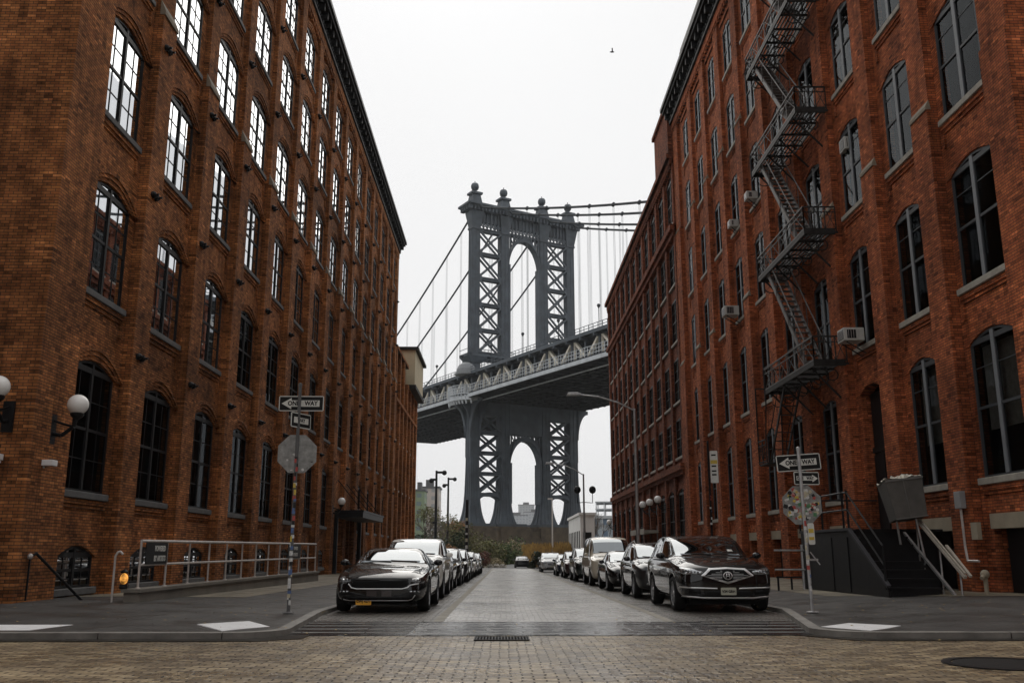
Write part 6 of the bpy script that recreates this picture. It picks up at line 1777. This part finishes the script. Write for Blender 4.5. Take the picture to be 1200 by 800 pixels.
        G = F('grille', [(-.36, zg - hh), (.36, zg - hh), (.42, zg), (-.42, zg)], M['grille'], .005)
        F('grille_trim', band([(-.42, zg), (.42, zg)], .02), M['chrome'], .012, G); F('grille_bar', band([(-.4, zg - hh * .5), (.4, zg - hh * .5)], .018), M['chrome'], .012, G)
        F('badge', [(.05 * COS(R(t)), zg - hh * .5 + .045 * SIN(R(t))) for t in range(0, 360, 30)], M['chrome'], .018, G)
        hl = [(.48, zg - .11), (w1 - .10, zg - .08), (w1 - .03, zg + .0), (w1 - .06, zg + .05), (.50, zg + .0)]
        for pl in (hl, mir(hl)):
            s_ = 1 if pl is hl else -1; Hd = F('headlight', pl, M['lens'], .006); F('light_core', [(s_ * .62 + .04 * COS(R(t)), zg - .045 + .035 * SIN(R(t))) for t in range(0, 360, 30)], M['darklens'], .011, Hd)
            F('indicator', [(s_ * (w1 - .14) - .03, zg - .07), (s_ * (w1 - .14) + .03, zg - .07), (s_ * (w1 - .14) + .03, zg - .03), (s_ * (w1 - .14) - .03, zg - .03)], M['amberlens'], .011, Hd)
            F('fog_lamp', [(s_ * .60 + .05 * COS(R(t)), .40 + .035 * SIN(R(t))) for t in range(0, 360, 40)], M['lens'], .006)
        F('lower_intake', [(-.5, .31), (.5, .31), (.45, .42), (-.45, .42)], M['grille'], .005)
        px_, pz_, pmt, ptx = 0, .49, (M['plateo'] if plate_ == 'o' else M['platew']), M['signblack']
    h = bvh.ray_cast(Vector((px_, -3, pz_)), Vector((0, 1, 0)))
    y_ = h[0].y - L_ / 2 - .02 if h[0] else -L_ / 2 - .02
    pl = plate(.31, .155, .012, .015).build('number_plate', pmt, root, loc=(px_, y_ - .012, pz_))
    if front in ('sport', 'luxury'):
        lettering('GWJ 4271' if front == 'sport' else 'V34 GRH', .075, ptx, pl, (0, -.003, -.005), (R(90), 0, 0), .9)
    return root

GL, GR = 'cars parked along the left kerb', 'cars parked along the right kerb'
car('coupe', 'sports_coupe', 'black sports coupe with bonnet stripes and yellow plate, nearest on the left', 'car', -2.62, 20.15, P_['black'], GL, (1.05, 1, 1.0), 'sport')
car('suv', 'parked_suv', 'white SUV parked directly behind the black sports coupe', 'car', -2.68, 26.6, P_['white'], GL, (1, 1, 1.02), None, 10)
car('suv', 'luxury_suv', 'black SUV with chrome diamond grille, nearest car on the right', 'car', 4.78, 20.2, P_['black'], GR, (1.05, 1, .985), 'luxury', 10)
car('hatch', 'parked_car', 'dark car with roof rails and amber indicator right behind the black SUV', 'car', 4.72, 27.0, P_['charcoal'], GR, (1, 1, 1.03), None, 8, True)
car('sedan', 'parked_sedan', 'black sedan with bright alloy wheels in front of the pale van on the right', 'car', 4.62, 33.2, P_['black'], GR, (1, 1, .98), None, 12)
car('van', 'parked_van', 'tall pale beige van parked between the black sedan and the farther cars on the right', 'van', 4.66, 39.8, P_['beige'], GR, (1, 1, 1.03), None, 8)
car('suv', 'parked_suv', 'dark green SUV parked just beyond the pale van on the right', 'car', 4.55, 47.5, P_['dgreen'], GR, (.97, 1, 1), None, 8)
car('hatch', 'parked_car', 'dark maroon hatchback, third from the far end of the right row', 'car', 4.5, 55.5, P_['maroon'], GR, (1, 1, 1), None, 8)
car('sedan', 'parked_sedan', 'dark blue sedan, second from the far end of the right row', 'car', 4.45, 63, P_['blue'], GR, (1, 1, 1), None, 8)
car('suv', 'parked_suv', 'pale grey SUV at the far end of the right row, standing a little apart', 'car', 4.15, 80.5, P_['palegrey'], GR, (.97, 1, .97), None, 8)
for (k_, nm, lab, y, pt, sc_) in [
    ('sedan', 'parked_sedan', 'silver sedan parked behind the white SUV on the left', 33.2, 'silver', 1.03),
    ('hatch', 'parked_car', 'black hatchback, fourth car from the front of the left row', 39.6, 'black', 1.), 
    ('suv', 'parked_suv', 'charcoal SUV, fifth car from the front of the left row', 45.6, 'charcoal', .95),
    ('sedan', 'parked_sedan', 'dark blue sedan, sixth car from the front of the left row', 52.2, 'blue', 1.),
    ('hatch', 'parked_car', 'white hatchback, third from the far end of the left row', 58.6, 'white', 1.),
    ('sedan', 'parked_sedan', 'silver sedan, second from the far end of the left row', 65., 'silver', 1.),
    ('hatch', 'parked_car', 'black hatchback at the far end of the left row', 71.5, 'black', 1.)]:
    car(k_, nm, lab, 'car', -2.72 + (y - 33) * .004, y, P_[pt], GL, (1, 1, sc_), None, 8, detail=1 if y < 50 else 0)
fc = car('sedan', 'distant_car', 'tiny dark car driving away on the far path at the end of the street', 'car', at(612, 117), 116, P_['charcoal'], None, (1, 1, 1), None, 8, detail=0)
fc.rotation_euler = (0, 0, math.pi)
